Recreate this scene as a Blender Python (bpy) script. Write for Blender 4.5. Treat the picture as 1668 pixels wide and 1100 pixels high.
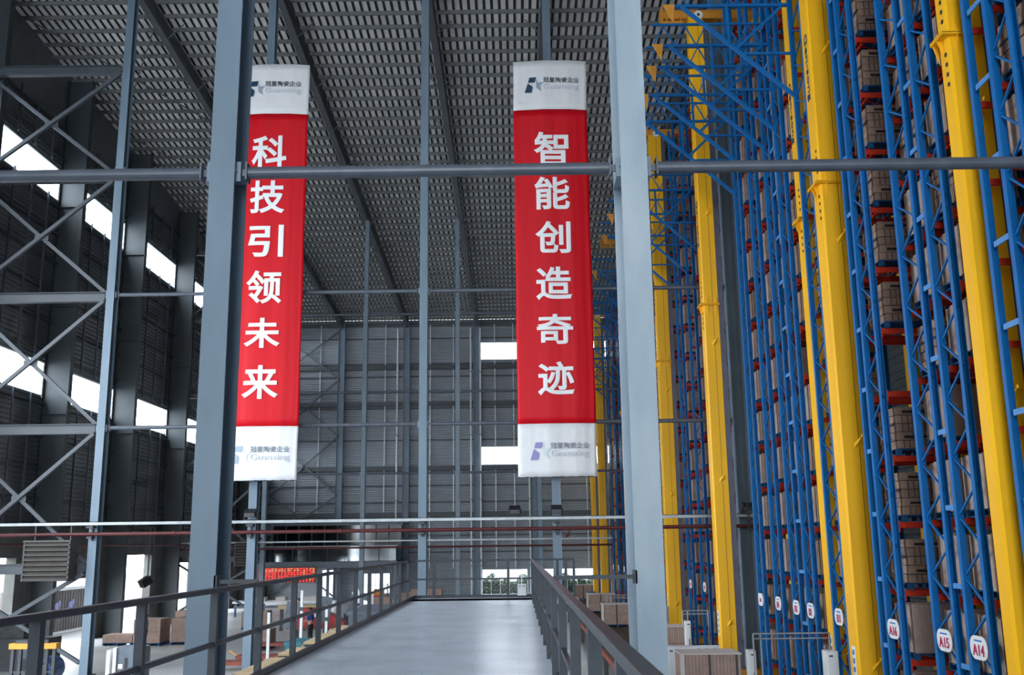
import bpy, bmesh, math, random
from math import radians, pi, sin, cos, sqrt
from mathutils import Vector, Matrix

for o in list(bpy.data.objects):
    bpy.data.objects.remove(o, do_unlink=True)
S = bpy.context.scene
COL = S.collection
random.seed(7)

# ------------------------------------------------------------------ camera
cam = bpy.data.cameras.new('camera')
cam.sensor_width = 36.0
cam.lens = 36.0 * 1622.0 / 1668.0
cam.clip_start = 0.05
cam.clip_end = 600
camo = bpy.data.objects.new('camera', cam)
COL.objects.link(camo)
camo.matrix_world = (Matrix.Translation((0, 0, 4.9)) @ Matrix.Rotation(radians(0.17), 4, 'Z')
                     @ Matrix.Rotation(pi / 2 + radians(11.8), 4, 'X') @ Matrix.Rotation(radians(-0.72), 4, 'Z'))
S.camera = camo

# ------------------------------------------------------------------ daylight and exposure
S.view_settings.view_transform = 'Standard'
S.view_settings.look = 'None'
S.view_settings.exposure = -0.06
S.view_settings.gamma = 1.0
S.view_settings.use_curve_mapping = False
W = bpy.data.worlds.new('overcast_sky')
S.world = W
W.use_nodes = True
bg = W.node_tree.nodes['Background']
bg.inputs['Color'].default_value = (0.86, 0.94, 1.0, 1)
bg.inputs['Strength'].default_value = 12.0
# daylight portals in the two unseen openings left to light the hall: the end behind the camera and the side bay
def portal(name, loc, rot, sx, sy):
    l = bpy.data.lights.new(name, 'AREA')
    l.shape = 'RECTANGLE'
    l.size, l.size_y = sx, sy
    l.cycles.is_portal = True
    o = bpy.data.objects.new(name, l)
    COL.objects.link(o)
    o.location = loc
    o.rotation_euler = rot
portal('end_opening_portal', (-8, -60, 15), (pi / 2, 0, 0), 33, 30)
portal('side_opening_portal', (-24.5, 27.5, 10.5), (pi / 2, 0, -pi / 2), 16, 21)

# ------------------------------------------------------------------ materials
def mat(name, col, rough=0.55, metal=0.0, var=0.0, scale=3.0, bump=0.0, bscale=40.0, objvar=0.0, col2=None, spec=0.5, stretch=None):
    m = bpy.data.materials.new(name)
    m.use_nodes = True
    nt = m.node_tree
    b = nt.nodes['Principled BSDF']
    b.inputs['Roughness'].default_value = rough
    b.inputs['Metallic'].default_value = metal
    b.inputs['Specular IOR Level'].default_value = spec
    tc = nt.nodes.new('ShaderNodeTexCoord')
    mp = nt.nodes.new('ShaderNodeMapping')
    nt.links.new(tc.outputs['Object'], mp.inputs['Vector'])
    if stretch:
        mp.inputs['Scale'].default_value = stretch
    nz = nt.nodes.new('ShaderNodeTexNoise')
    nz.inputs['Scale'].default_value = scale
    nz.inputs['Detail'].default_value = 5
    nt.links.new(mp.outputs['Vector'], nz.inputs['Vector'])
    mx = nt.nodes.new('ShaderNodeMix')
    mx.data_type = 'RGBA'
    c2 = col2 if col2 else tuple(min(1, c * (1 - var)) for c in col)
    c1 = col if col2 else tuple(min(1, c * (1 + var)) for c in col)
    mx.inputs['A'].default_value = (*c1, 1)
    mx.inputs['B'].default_value = (*c2, 1)
    rp = nt.nodes.new('ShaderNodeMapRange')
    rp.inputs['From Min'].default_value = 0.36
    rp.inputs['From Max'].default_value = 0.64
    nt.links.new(nz.outputs['Fac'], rp.inputs['Value'])
    nt.links.new(rp.outputs['Result'], mx.inputs['Factor'])
    out = mx.outputs['Result']
    if objvar > 0:
        oi = nt.nodes.new('ShaderNodeObjectInfo')
        mr = nt.nodes.new('ShaderNodeMapRange')
        mr.inputs['To Min'].default_value = 1 - objvar
        mr.inputs['To Max'].default_value = 1 + objvar
        nt.links.new(oi.outputs['Random'], mr.inputs['Value'])
        hs = nt.nodes.new('ShaderNodeHueSaturation')
        nt.links.new(mr.outputs['Result'], hs.inputs['Value'])
        nt.links.new(out, hs.inputs['Color'])
        out = hs.outputs['Color']
    nt.links.new(out, b.inputs['Base Color'])
    if bump > 0:
        n2 = nt.nodes.new('ShaderNodeTexNoise')
        n2.inputs['Scale'].default_value = bscale
        nt.links.new(tc.outputs['Object'], n2.inputs['Vector'])
        bp = nt.nodes.new('ShaderNodeBump')
        bp.inputs['Strength'].default_value = bump
        bp.inputs['Distance'].default_value = 0.02
        nt.links.new(n2.outputs['Fac'], bp.inputs['Height'])
        nt.links.new(bp.outputs['Normal'], b.inputs['Normal'])
    return m

def glow(name, col, strength):
    m = bpy.data.materials.new(name)
    m.use_nodes = True
    b = m.node_tree.nodes['Principled BSDF']
    b.inputs['Base Color'].default_value = (0.02, 0.02, 0.02, 1)
    b.inputs['Emission Color'].default_value = (*col, 1)
    b.inputs['Emission Strength'].default_value = strength
    return m

def glass(name, tint, fac):
    m = bpy.data.materials.new(name)
    m.use_nodes = True
    nt = m.node_tree
    nt.nodes.remove(nt.nodes['Principled BSDF'])
    t = nt.nodes.new('ShaderNodeBsdfTransparent')
    t.inputs['Color'].default_value = (*tint, 1)
    g = nt.nodes.new('ShaderNodeBsdfGlossy')
    g.inputs['Roughness'].default_value = 0.08
    mx = nt.nodes.new('ShaderNodeMixShader')
    mx.inputs['Fac'].default_value = fac
    nt.links.new(t.outputs[0], mx.inputs[1])
    nt.links.new(g.outputs[0], mx.inputs[2])
    nt.links.new(mx.outputs[0], nt.nodes['Material Output'].inputs['Surface'])
    return m

def deck_mat():
    m = mat('deck_plate', (0.74, 0.83, 0.95), rough=0.24, var=0.06, scale=1.2, bump=0.05, bscale=30)
    nt = m.node_tree
    b = nt.nodes['Principled BSDF']
    br = nt.nodes.new('ShaderNodeTexBrick')
    tc = nt.nodes.new('ShaderNodeTexCoord')
    nt.links.new(tc.outputs['Object'], br.inputs['Vector'])
    br.inputs['Scale'].default_value = 1.0
    br.inputs['Brick Width'].default_value = 1.2
    br.inputs['Row Height'].default_value = 0.6
    br.inputs['Mortar Size'].default_value = 0.006
    br.inputs['Color1'].default_value = (1, 1, 1, 1)
    br.inputs['Color2'].default_value = (0.96, 0.965, 0.97, 1)
    br.inputs['Mortar'].default_value = (0.82, 0.83, 0.84, 1)
    src = b.inputs['Base Color'].links[0].from_socket
    mu = nt.nodes.new('ShaderNodeMix')
    mu.data_type = 'RGBA'
    mu.blend_type = 'MULTIPLY'
    mu.inputs['Factor'].default_value = 1
    nt.links.new(src, mu.inputs['A'])
    nt.links.new(br.outputs['Color'], mu.inputs['B'])
    nt.links.new(mu.outputs['Result'], b.inputs['Base Color'])
    return m

M = dict(
    steel=mat('grey_blue_paint', (0.255, 0.335, 0.405), 0.5, 0.0, 0.0, 1.1, bump=0.04, col2=(0.40, 0.475, 0.535), stretch=(1, 1, 0.35)),
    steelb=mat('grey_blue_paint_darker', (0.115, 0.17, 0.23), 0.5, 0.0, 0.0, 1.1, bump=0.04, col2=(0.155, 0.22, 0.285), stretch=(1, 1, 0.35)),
    steel2=mat('grey_blue_paint_even', (0.17, 0.225, 0.285), 0.5, 0.0, 0.1, 1.0),
    rail=mat('dark_grey_handrail_paint', (0.035, 0.043, 0.056), 0.4, 0.0, 0.12, 4.0, spec=0.25),
    pipe=mat('slate_pipe_paint', (0.085, 0.10, 0.13), 0.42, 0.1, 0.12, 3.0),
    galv=mat('galvanized_channel', (0.30, 0.325, 0.35), 0.4, 0.3, 0.12, 3.0),
    redpipe=mat('red_pipe_paint', (0.075, 0.007, 0.009), 0.5, 0.0, 0.15, 3.0),
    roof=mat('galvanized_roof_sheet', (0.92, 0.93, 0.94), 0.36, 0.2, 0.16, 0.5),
    purlin=mat('purlin_steel', (0.17, 0.18, 0.185), 0.45, 0.3, 0.12, 2.0),
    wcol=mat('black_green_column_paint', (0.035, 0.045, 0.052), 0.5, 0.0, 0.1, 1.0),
    brace=mat('dark_brace_paint', (0.06, 0.072, 0.088), 0.5, 0.0, 0.1, 1.0),
    roofrib=mat('dark_rib_faces', (0.085, 0.088, 0.09), 0.6, 0.1, 0.1, 1.0),  # rib faces coloured darker than the flat pans
    rafter=mat('rafter_paint', (0.10, 0.112, 0.125), 0.5, 0.0, 0.1, 1.0),
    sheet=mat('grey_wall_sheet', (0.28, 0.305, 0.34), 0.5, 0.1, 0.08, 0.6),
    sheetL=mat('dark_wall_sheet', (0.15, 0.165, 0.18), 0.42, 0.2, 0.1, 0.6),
    girt=mat('dark_girt', (0.07, 0.08, 0.09), 0.5, 0.2, 0.1, 2.0),
    girtw=mat('light_girt', (0.62, 0.65, 0.68), 0.4, 0.3, 0.1, 2.0),
    concrete=mat('floor_concrete', (0.42, 0.425, 0.43), 0.38, 0.0, 0.12, 0.25, bump=0.03),
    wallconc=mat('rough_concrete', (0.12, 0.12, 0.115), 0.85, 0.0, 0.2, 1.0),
    yard=mat('yard_concrete', (0.14, 0.14, 0.14), 0.8, 0.0, 0.1, 0.2),
    deck=deck_mat(),
    yellow=mat('crane_yellow', (0.94, 0.49, 0.005), 0.45, 0.0, 0.0, 0.7, col2=(0.84, 0.42, 0.005), stretch=(1, 1, 0.3), spec=0.35),
    violet=mat('mast_rail_steel', (0.115, 0.115, 0.16), 0.4, 0.5, 0.1, 2.0),
    blue=mat('rack_blue', (0.002, 0.122, 0.37), 0.4, 0.0, 0.08, 2.0, spec=0.25),
    lblue=mat('spacer_blue', (0.06, 0.24, 0.55), 0.4, 0.0, 0.08, 2.0),
    beam=mat('beam_red', (0.50, 0.03, 0.012), 0.5, 0.0, 0.12, 3.0, spec=0.2),
    pallet=mat('pallet_blue', (0.006, 0.06, 0.16), 0.5, 0.0, 0.1, 3.0, objvar=0.2, spec=0.2),
    carton=mat('carton_board', (0.24, 0.155, 0.115), 0.8, 0.0, 0.1, 6.0, objvar=0.13),
    cartonp=mat('pale_carton_board', (0.34, 0.245, 0.205), 0.8, 0.0, 0.1, 6.0, objvar=0.12),
    cartonw=mat('pink_brown_carton', (0.34, 0.235, 0.195), 0.8, 0.0, 0.12, 5.0, objvar=0.08),
    cap=mat('pale_cardboard_cap', (0.58, 0.52, 0.5), 0.8, 0.0, 0.05, 5.0),
    strap=mat('black_strap', (0.008, 0.008, 0.01), 0.4),
    white=mat('white_paint', (0.72, 0.74, 0.76), 0.45, 0.0, 0.05, 2.0),
    cloth_red=mat('banner_red', (0.62, 0.002, 0.012), 0.5, 0.0, 0.05, 3.0, bump=0.1, bscale=6, stretch=(1, 1, 0.1), spec=0.25),
    cloth_white=mat('banner_white', (0.80, 0.81, 0.84), 0.55, 0.0, 0.02, 3.0, bump=0.1, bscale=6),
    print_white=mat('white_print', (0.86, 0.87, 0.90), 0.55),
    print_dark=mat('dark_print', (0.02, 0.03, 0.04), 0.5),
    print_navy=mat('navy_print', (0.005, 0.045, 0.10), 0.5),
    print_lilac=mat('lilac_print', (0.27, 0.25, 0.56), 0.5),
    print_slate=mat('slate_print', (0.28, 0.36, 0.46), 0.5),
    print_pale=mat('pale_print', (0.60, 0.64, 0.70), 0.5),
    print_mint=mat('mint_print', (0.62, 0.72, 0.72), 0.5),
    print_grey=mat('grey_print', (0.16, 0.19, 0.24), 0.5),
    crimson=mat('crimson_print', (0.42, 0.005, 0.07), 0.5),
    bluep=mat('blue_print', (0.03, 0.16, 0.5), 0.5),
    black=mat('black_plastic', (0.012, 0.012, 0.014), 0.5),
    dark=mat('dark_machine_paint', (0.04, 0.045, 0.05), 0.5, 0.2, 0.2, 3.0),
    louver=mat('brown_grey_louvre', (0.07, 0.064, 0.06), 0.6, 0.0, 0.12, 2.0),
    roller=mat('roller_steel', (0.12, 0.09, 0.075), 0.5, 0.5, 0.25, 3.0, objvar=0.3),
    rust=mat('rust_red_paint', (0.22, 0.045, 0.025), 0.6, 0.0, 0.2, 3.0),
    red=mat('bright_red_paint', (0.38, 0.008, 0.012), 0.35, 0.0, 0.06, 2.0),
    orange=mat('orange_paint', (0.62, 0.26, 0.02), 0.5, 0.0, 0.1, 3.0),
    wood=mat('raw_pine', (0.50, 0.38, 0.22), 0.8, 0.0, 0.18, 4.0, stretch=(3, 0.4, 3)),
    teal=mat('teal_plastic', (0.01, 0.13, 0.18), 0.5, 0.0, 0.1, 3.0),
    bluebox=mat('blue_machine_paint', (0.012, 0.06, 0.20), 0.45, 0.0, 0.1, 3.0),
    panel=mat('slate_panel', (0.10, 0.125, 0.16), 0.5, 0.0, 0.15, 4.0),
    skin=mat('skin', (0.45, 0.26, 0.18), 0.6),
    hair=mat('black_hair', (0.01, 0.009, 0.008), 0.6),
    shirt_teal=mat('teal_shirt', (0.03, 0.22, 0.30), 0.8),
    shirt_blue=mat('blue_work_jacket', (0.015, 0.07, 0.26), 0.8),
    trousers=mat('dark_trousers', (0.015, 0.018, 0.026), 0.8),
    board=mat('display_case', (0.10, 0.012, 0.010), 0.5),
    led_red=glow('red_leds', (1.0, 0.04, 0.03), 1.1),
    led_orange=glow('orange_leds', (1.0, 0.25, 0.12), 1.0),
    pane=glass('clear_daylight_pane', (0.96, 0.98, 1.0), 0.04),
    balglass=glass('blue_tinted_glass', (0.38, 0.52, 0.60), 0.2),
    officeglass=glass('dark_office_glass', (0.16, 0.21, 0.24), 0.07),
    leaf=mat('dark_hedge_leaf', (0.025, 0.05, 0.022), 0.8, 0.0, 0.4, 3.0),
    container=mat('white_container_paint', (0.17, 0.165, 0.165), 0.6, 0.0, 0.0, 1.2, col2=(0.11, 0.09, 0.08), stretch=(3, 3, 0.3)),
)

# ------------------------------------------------------------------ mesh builder
class MB:
    def __init__(s):
        s.v, s.f, s.m = [], [], []

    def add(s, vs, fs, mi=0):
        n = len(s.v)
        s.v += [tuple(v) for v in vs]
        s.f += [tuple(i + n for i in f) for f in fs]
        s.m += [mi] * len(fs)
        return s

    def box(s, x0, x1, y0, y1, z0, z1, mi=0):
        return s.add([(x0, y0, z0), (x1, y0, z0), (x1, y1, z0), (x0, y1, z0), (x0, y0, z1), (x1, y0, z1), (x1, y1, z1), (x0, y1, z1)],
                     [(0, 3, 2, 1), (4, 5, 6, 7), (0, 1, 5, 4), (1, 2, 6, 5), (2, 3, 7, 6), (3, 0, 4, 7)], mi)

    def sweep(s, sec, p, q, side=None, mi=0):
        """closed section sec [(a, b)] along p-q; a runs along `side`, b along the third axis"""
        p, q = Vector(p), Vector(q)
        d = (q - p).normalized()
        if side is None:
            side = Vector((0, 0, 1)).cross(d)
            if side.length < 1e-3:
                side = Vector((1, 0, 0))
        side = Vector(side)
        side = (side - d * side.dot(d)).normalized()
        up = d.cross(side)
        n = len(sec)
        vs = [p + side * a + up * b for a, b in sec] + [q + side * a + up * b for a, b in sec]
        fs = [(i, (i + 1) % n, n + (i + 1) % n, n + i) for i in range(n)] + [tuple(range(n - 1, -1, -1)), tuple(range(n, 2 * n))]
        return s.add(vs, fs, mi)

    def bar(s, p, q, w, h=None, side=None, mi=0):
        h = w if h is None else h
        return s.sweep([(-w / 2, -h / 2), (w / 2, -h / 2), (w / 2, h / 2), (-w / 2, h / 2)], p, q, side, mi)

    def tube(s, p, q, r, n=12, mi=0):
        return s.sweep([(r * cos(2 * pi * i / n), r * sin(2 * pi * i / n)) for i in range(n)], p, q, None, mi)

    def ibeam(s, p, q, w, h, t=0.025, side=None, mi=0):
        """I section: flanges w wide along `side`, h deep across"""
        a, b = w / 2, h / 2
        t2 = t * 0.6
        sec = [(-a, -b), (a, -b), (a, -b + t), (t2, -b + t), (t2, b - t), (a, b - t), (a, b), (-a, b), (-a, b - t), (-t2, b - t), (-t2, -b + t), (-a, -b + t)]
        return s.sweep(sec, p, q, side, mi)

    def build(s, name, material, parent=None, origin=None, smooth=False):
        me = bpy.data.meshes.new(name)
        if parent is not None:
            base = Vector((0, 0, 0))
            x = parent
            while x is not None:
                base = base + x.location
                x = x.parent
            org = Vector(origin) if origin is not None else base
        else:
            org = Vector(origin) if origin is not None else Vector((0, 0, 0))
            base = Vector((0, 0, 0))
        me.from_pydata([(v[0] - org.x, v[1] - org.y, v[2] - org.z) for v in s.v], [], s.f)
        ms = material if isinstance(material, (list, tuple)) else [material]
        for x in ms:
            me.materials.append(x)
        if len(ms) > 1:
            me.polygons.foreach_set('material_index', s.m)
        if smooth:
            me.polygons.foreach_set('use_smooth', [True] * len(me.polygons))
        me.update()
        o = bpy.data.objects.new(name, me)
        COL.objects.link(o)
        if parent is not None:
            o.parent = parent
        o.location = org - base
        return o

def tag(o, label, cat, group=None, kind=None):
    o['label'] = label
    o['category'] = cat
    if group:
        o['group'] = group
    if kind:
        o['kind'] = kind
    return o

def thing(name, label, cat, loc, group=None, kind=None):
    o = bpy.data.objects.new(name, None)
    o.empty_display_size = 0.2
    o.location = loc
    COL.objects.link(o)
    return tag(o, label, cat, group, kind)

def struct(o):
    o['kind'] = 'structure'
    return o

KIDS = {}
def copy_tree(o, loc=None, parent=None):
    c = o.copy()
    COL.objects.link(c)
    if parent is not None:
        c.parent = parent
    if loc is not None:
        c.location = loc
    for k in list(o.children):
        copy_tree(k, None, c)
    return c

def text_obj(name, body, parent, pos, xdir, ydir, width, height, material, offset=0.0, thick=0.006):
    """lettering as a thin mesh, fitted into width x height, centred on pos"""
    cu = bpy.data.curves.new(name, 'FONT')
    cu.body = body
    cu.size = 1.0
    cu.bevel_depth = offset
    cu.bevel_resolution = 0
    cu.extrude = 0.0
    cu.align_x = 'LEFT'
    tmp = bpy.data.objects.new('lettering_source', cu)
    COL.objects.link(tmp)
    dg = bpy.context.evaluated_depsgraph_get()
    me = bpy.data.meshes.new_from_object(tmp.evaluated_get(dg))
    bpy.data.objects.remove(tmp)
    bpy.data.curves.remove(cu)
    xs = [v.co.x for v in me.vertices]
    ys = [v.co.y for v in me.vertices]
    x0, x1, y0, y1 = min(xs), max(xs), min(ys), max(ys)
    xd, yd = Vector(xdir), Vector(ydir)
    nd = xd.cross(yd)
    base = Vector((0, 0, 0))
    x = parent
    while x is not None:
        base = base + x.location
        x = x.parent
    p = Vector(pos)
    for v in me.vertices:
        a = ((v.co.x - x0) / (x1 - x0) - 0.5) * width
        b = ((v.co.y - y0) / (y1 - y0) - 0.5) * height
        v.co = xd * a + yd * b + nd * (thick + thick * max(-1, min(1, v.co.z / max(offset, 1e-4))))
    me.name = name
    me.materials.clear()
    me.materials.append(material)
    for pl in me.polygons:
        pl.material_index = 0
        pl.use_smooth = False
    o = bpy.data.objects.new(name, me)
    COL.objects.link(o)
    o.parent = parent
    o.location = p - base
    return o

# ------------------------------------------------------------------ the building's layout (metres)
XL, XR, YB = -24.5, 24.0, 99.0            # wall_left, wall_right, wall_back
ROWS = [12.7, 41.5, 70.0]                 # column planes across the hall
Y0 = -60.0                                # open front end of the hall
def roof_z(y):
    return 27.62 + 0.065 * (YB - y)

# floor, yard
f = MB().box(XL - 0.4, XR + 0.4, -60, YB + 0.4, -0.3, 0.0).build('floor', M['concrete'])
struct(f)
g = MB().box(-120, 120, -60, 220, -0.6, -0.31).build('yard_ground', M['yard'])
struct(g)

# ceiling: trapezoidal sheet with ribs running down the slope
c = MB()
pitch = 0.38
x = XL - 0.3
prof = []
while x < XR + 0.3:
    prof += [(x, 0.0), (x + 0.235, 0.0), (x + 0.265, 0.10), (x + 0.35, 0.10)]
    x += pitch
n = len(prof)
ya, yb = Y0, YB + 0.6
vs = [(a, ya, roof_z(ya) + b) for a, b in prof] + [(a, yb, roof_z(yb) + b) for a, b in prof]
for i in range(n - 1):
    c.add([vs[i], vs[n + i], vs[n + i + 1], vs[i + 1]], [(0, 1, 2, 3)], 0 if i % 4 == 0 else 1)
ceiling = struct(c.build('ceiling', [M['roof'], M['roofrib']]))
y = YB - 0.45
first = None
while y > 22:
    z = roof_z(y)
    if first is None:
        mb = MB()
        mb.box(XL, XR, -0.03, 0.03, -0.2, -0.004)
        mb.box(XL, XR, -0.03, 0.05, -0.215, -0.195)
        first = mb.build('purlin', M['purlin'], ceiling)
        o = first
    else:
        o = first.copy()
        COL.objects.link(o)
    o.location = (0, y, z)
    y -= 1.21
LINES = [-24.0, -17.45, -10.9, -3.9, 1.62, 9.5, 17.0]
for X in LINES[1:]:
    mb = MB()
    pa = Vector((X, Y0 + 0.5, roof_z(Y0 + 0.5) - 0.62))
    pb = Vector((X, YB - 0.3, roof_z(YB - 0.3) - 0.62))
    mb.ibeam(pa, pb, 0.34, 0.8, 0.03, (1, 0, 0))
    for yy in range(46, 98, 5):
        for sgn in (-1, 1):
            z = roof_z(yy)
            mb.bar((X + sgn * 0.1, yy, z - 0.98), (X + sgn * 0.9, yy, z - 0.15), 0.05)
    mb.build('rafter', M['rafter'], ceiling)
mb = MB()
for (xa, xb, y1, y2) in [(-24, -17.5, 45, 57), (-24, -17.5, 57, 70), (9.5, 17, 45, 57)]:
    for a, b in ((xa, xb), (xb, xa)):
        mb.bar((a, y1, roof_z(y1) - 0.35), (b, y2, roof_z(y2) - 0.35), 0.06)
mb.build('roof_brace', M['purlin'], ceiling)

# corrugated wall pieces (ribs run horizontally)
def ribbed(mb, axis, fixed, a0, a1, z0, z1, inward, pitch=0.22, depth=0.05):
    nz = max(1, int(round((z1 - z0) / pitch)))
    h = (z1 - z0) / nz
    pr = []
    for k in range(nz):
        z = z0 + k * h
        pr += [(z, 0), (z + h * 0.45, 0), (z + h * 0.6, depth), (z + h * 0.9, depth)]
    pr.append((z1, 0))
    n = len(pr)
    vs = []
    for a in (a0, a1):
        for z, d in pr:
            vs.append((fixed + inward * d, a, z) if axis == 'x' else (a, fixed + inward * d, z))
    fs = [(i, i + 1, n + i + 1, n + i) for i in range(n - 1)]
    mb.add(vs, fs)

# back wall
WB = [(12.73, 14.55), (23.3, 25.12)]
backwins = [(-3.7, 1.35), (1.95, 9.2)]
mb = MB()
zt = 27.45
ribbed(mb, 'y', YB, XL, XR, 14.55, 23.3, -1)
ribbed(mb, 'y', YB, XL, XR, 25.12, zt, -1)
for z0, z1 in WB:
    ribbed(mb, 'y', YB, XL, -3.7, z0, z1, -1)
    ribbed(mb, 'y', YB, 1.35, 1.95, z0, z1, -1)
    ribbed(mb, 'y', YB, 9.2, XR, z0, z1, -1)
ribbed(mb, 'y', YB, XL, XR, 2.75, 12.73, -1)
lows = [(-18.9, -17.9, 0.0, 2.75), (-15.3, -12.3, 0.5, 2.45), (-3.5, 0.95, 0.25, 2.67), (1.9, 7.6, 0.25, 2.67)]
px = XL
for a, b, z0, z1 in lows:
    ribbed(mb, 'y', YB, px, a, 0, 2.75, -1)
    if z0 > 0:
        ribbed(mb, 'y', YB, a, b, 0, z0, -1)
    if z1 < 2.75:
        ribbed(mb, 'y', YB, a, b, z1, 2.75, -1, pitch=0.08)
    px = b
ribbed(mb, 'y', YB, px, XR, 0, 2.75, -1)
wall_back = struct(mb.build('wall_back', M['sheet']))
mb = MB()
for z in (4.3, 5.9, 7.5, 9.1, 10.7, 12.2, 15.2, 16.8, 18.4, 20.0, 21.6, 22.9, 25.5, 26.8):
    mb.box(XL, XR, YB - 0.22, YB - 0.06, z, z + 0.12)
mb.build('girt', M['girt'], wall_back)
mb = MB()
for z in (7.9, 13.0 - 0.6, 18.8, 22.5):
    mb.box(XL, XR, YB - 0.42, YB - 0.22, z - 0.15, z + 0.3)
mb.build('wind_beam', M['girt'], wall_back)
px = 1
for a, b in zip(LINES[:-1], LINES[1:]):
    k = 3
    for i in range(1, k):
        X = a + (b - a) * i / k
        MB().box(X - 0.04, X + 0.04, YB - 0.30, YB - 0.2, 2.8, 27.4).build('sheeting_post', M['girtw'], wall_back)
for X in LINES[1:]:
    mb = MB()
    mb.ibeam((X, YB - 0.55, 0), (X, YB - 0.55, roof_z(YB) - 0.3), 0.3, 0.66, 0.03, (0, 1, 0))
    mb.build('wall_column', M['steel2'], wall_back)
mb = MB()
lv = [0.2, 5.5, 9.9, 15.7, 21.4, 26.5]
for z0, z1 in zip(lv[:-1], lv[1:]):
    for a, b in ((-24.2, -17.6), (-17.6, -24.2)):
        mb.bar((a, YB - 0.6, z0), (b, YB - 0.6, z1), 0.16)
mb.build('cross_brace', M['rafter'], wall_back)
MB().box(XL, XR, YB - 0.5, YB - 0.1, 27.0, 27.4).build('eave_beam', M['rafter'], wall_back)

for X, lab in ((-11.75, 'white downpipe at the end wall beside the mezzanine'), (-4.45, 'white downpipe at the end wall, banner side of the middle wall column'),
               (-3.5, 'white downpipe at the end wall next to the low window'), (1.25, 'white downpipe at the end wall under the fully visible banner'),
               (2.1, 'white downpipe at the end wall beyond the walkway handrail'), (8.9, 'white downpipe at the end wall behind the slim far masts')):
    t = thing('downpipe', lab, 'pipe', (X, YB - 1.1, 0), 'white downpipes on the end wall')
    MB().tube((X, YB - 1.1, 0.05), (X, YB - 1.1, 26.4), 0.085, 10).build('tube', M['white'], t)
    for z in (3.0, 9.3, 15.6, 21.9):
        MB().box(X - 0.12, X + 0.12, YB - 1.2, YB - 0.4, z, z + 0.06).build('clamp', M['girt'], t)
wn = [0]
def window(axis, fixed, a0, a1, z0, z1, nm=3, fm='girtw', hm=()):
    """a framed pane; axis tells which coordinate is fixed"""
    wn[0] += 1
    t = 0.07
    def bx(mb, p0, p1, q0, q1, d0, d1):
        if axis == 'x':
            mb.box(fixed + d0, fixed + d1, p0, p1, q0, q1)
        else:
            mb.box(p0, p1, fixed + d0, fixed + d1, q0, q1)
    fr = MB()
    bx(fr, a0, a1, z0, z0 + t, -0.06, 0.06)
    bx(fr, a0, a1, z1 - t, z1, -0.06, 0.06)
    bx(fr, a0, a0 + t, z0, z1, -0.06, 0.06)
    bx(fr, a1 - t, a1, z0, z1, -0.06, 0.06)
    for i in range(1, nm):
        a = a0 + (a1 - a0) * i / nm
        bx(fr, a - 0.025, a + 0.025, z0, z1, -0.03, 0.03)
    for z in hm:
        bx(fr, a0, a1, z - 0.025, z + 0.025, -0.03, 0.03)
    w = struct(fr.build('window_%d' % wn[0], M[fm]))
    pn = MB()
    bx(pn, a0 + t * 0.5, a1 - t * 0.5, z0 + t * 0.5, z1 - t * 0.5, -0.004, 0.004)
    pn.build('pane', M['pane'], w)
    return w
for z0, z1 in WB:
    for a, b in backwins:
        window('y', YB + 0.02, a, b, z0, z1, 1)
window('y', YB + 0.02, -15.3, -12.3, 0.5, 2.45, 4, hm=(1.3,))
window('y', YB + 0.02, -3.5, 0.95, 0.25, 2.67, 5, hm=(1.85,))
window('y', YB + 0.02, 1.9, 7.6, 0.25, 2.67, 6, hm=(1.85,))

# left wall
WCOLS = [42.0, 51.0, 60.0, 69.5, 79.0, 88.5]
YL0 = 35.5
mb = MB()
ztop = lambda y: roof_z(y) + 0.02
ribbed(mb, 'x', XL, YL0, YB, 6.0, 12.73, 1, 0.24, 0.07)
ribbed(mb, 'x', XL, YL0, YB, 14.55, 23.3, 1, 0.24, 0.07)
ribbed(mb, 'x', XL, YL0, YB, 25.12, 27.4, 1, 0.24, 0.07)
mb.add([(XL, YL0, 27.4), (XL, YB, 27.4), (XL, YB, ztop(YB)), (XL, YL0, ztop(YL0))], [(0, 1, 2, 3)])
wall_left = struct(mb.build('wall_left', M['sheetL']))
opens = [(44.0, 49.2, 4.6), (52.6, 58.6, 3.4), (61.6, 67.4, 4.6), (71.0, 76.4, 4.1), (81.0, 86.0, 4.2), (90.5, 95.5, 4.2)]
mb = MB()
py = YL0
for a, b, h in opens:
    mb.box(XL - 0.25, XL + 0.25, py, a, 0, 6.0)
    mb.box(XL - 0.25, XL + 0.25, a, b, h, 6.0)
    py = b
mb.box(XL - 0.25, XL + 0.25, py, YB, 0, 6.0)
mb.box(XL - 0.3, XL + 0.42, YL0, YB, 5.95, 6.1)
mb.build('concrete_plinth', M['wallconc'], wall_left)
mb = MB()
for z in (7.4, 9.0, 10.6, 12.3, 15.0, 16.6, 18.2, 19.8, 21.4, 22.9, 25.6, 27.2):
    mb.box(XL + 0.09, XL + 0.24, YL0, YB, z, z + 0.11)
mb.build('girt', M['girt'], wall_left)
mb = MB()
for a, b in zip(WCOLS, WCOLS[1:] + [98.5]):
    for i in range(1, 5):
        yy = a + (b - a) * i / 5
        for z0, z1 in ((6.1, 12.7), (14.6, 23.3), (25.15, 27.6)):
            mb.box(XL + 0.24, XL + 0.32, yy - 0.05, yy + 0.05, z0, z1)
mb.build('sheeting_post', M['pipe'], wall_left)
for yy in WCOLS:
    mb = MB()
    mb.ibeam((XL + 0.72, yy, 0), (XL + 0.72, yy, roof_z(yy) - 0.4), 0.42, 1.35, 0.03, (0, 1, 0))
    for z in (6.0, 11.8, 17.5, 23.0):
        mb.box(XL + 0.08, XL + 1.36, yy - 0.2, yy + 0.2, z, z + 0.03)
    mb.build('wall_column', M['wcol'], wall_left)
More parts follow.
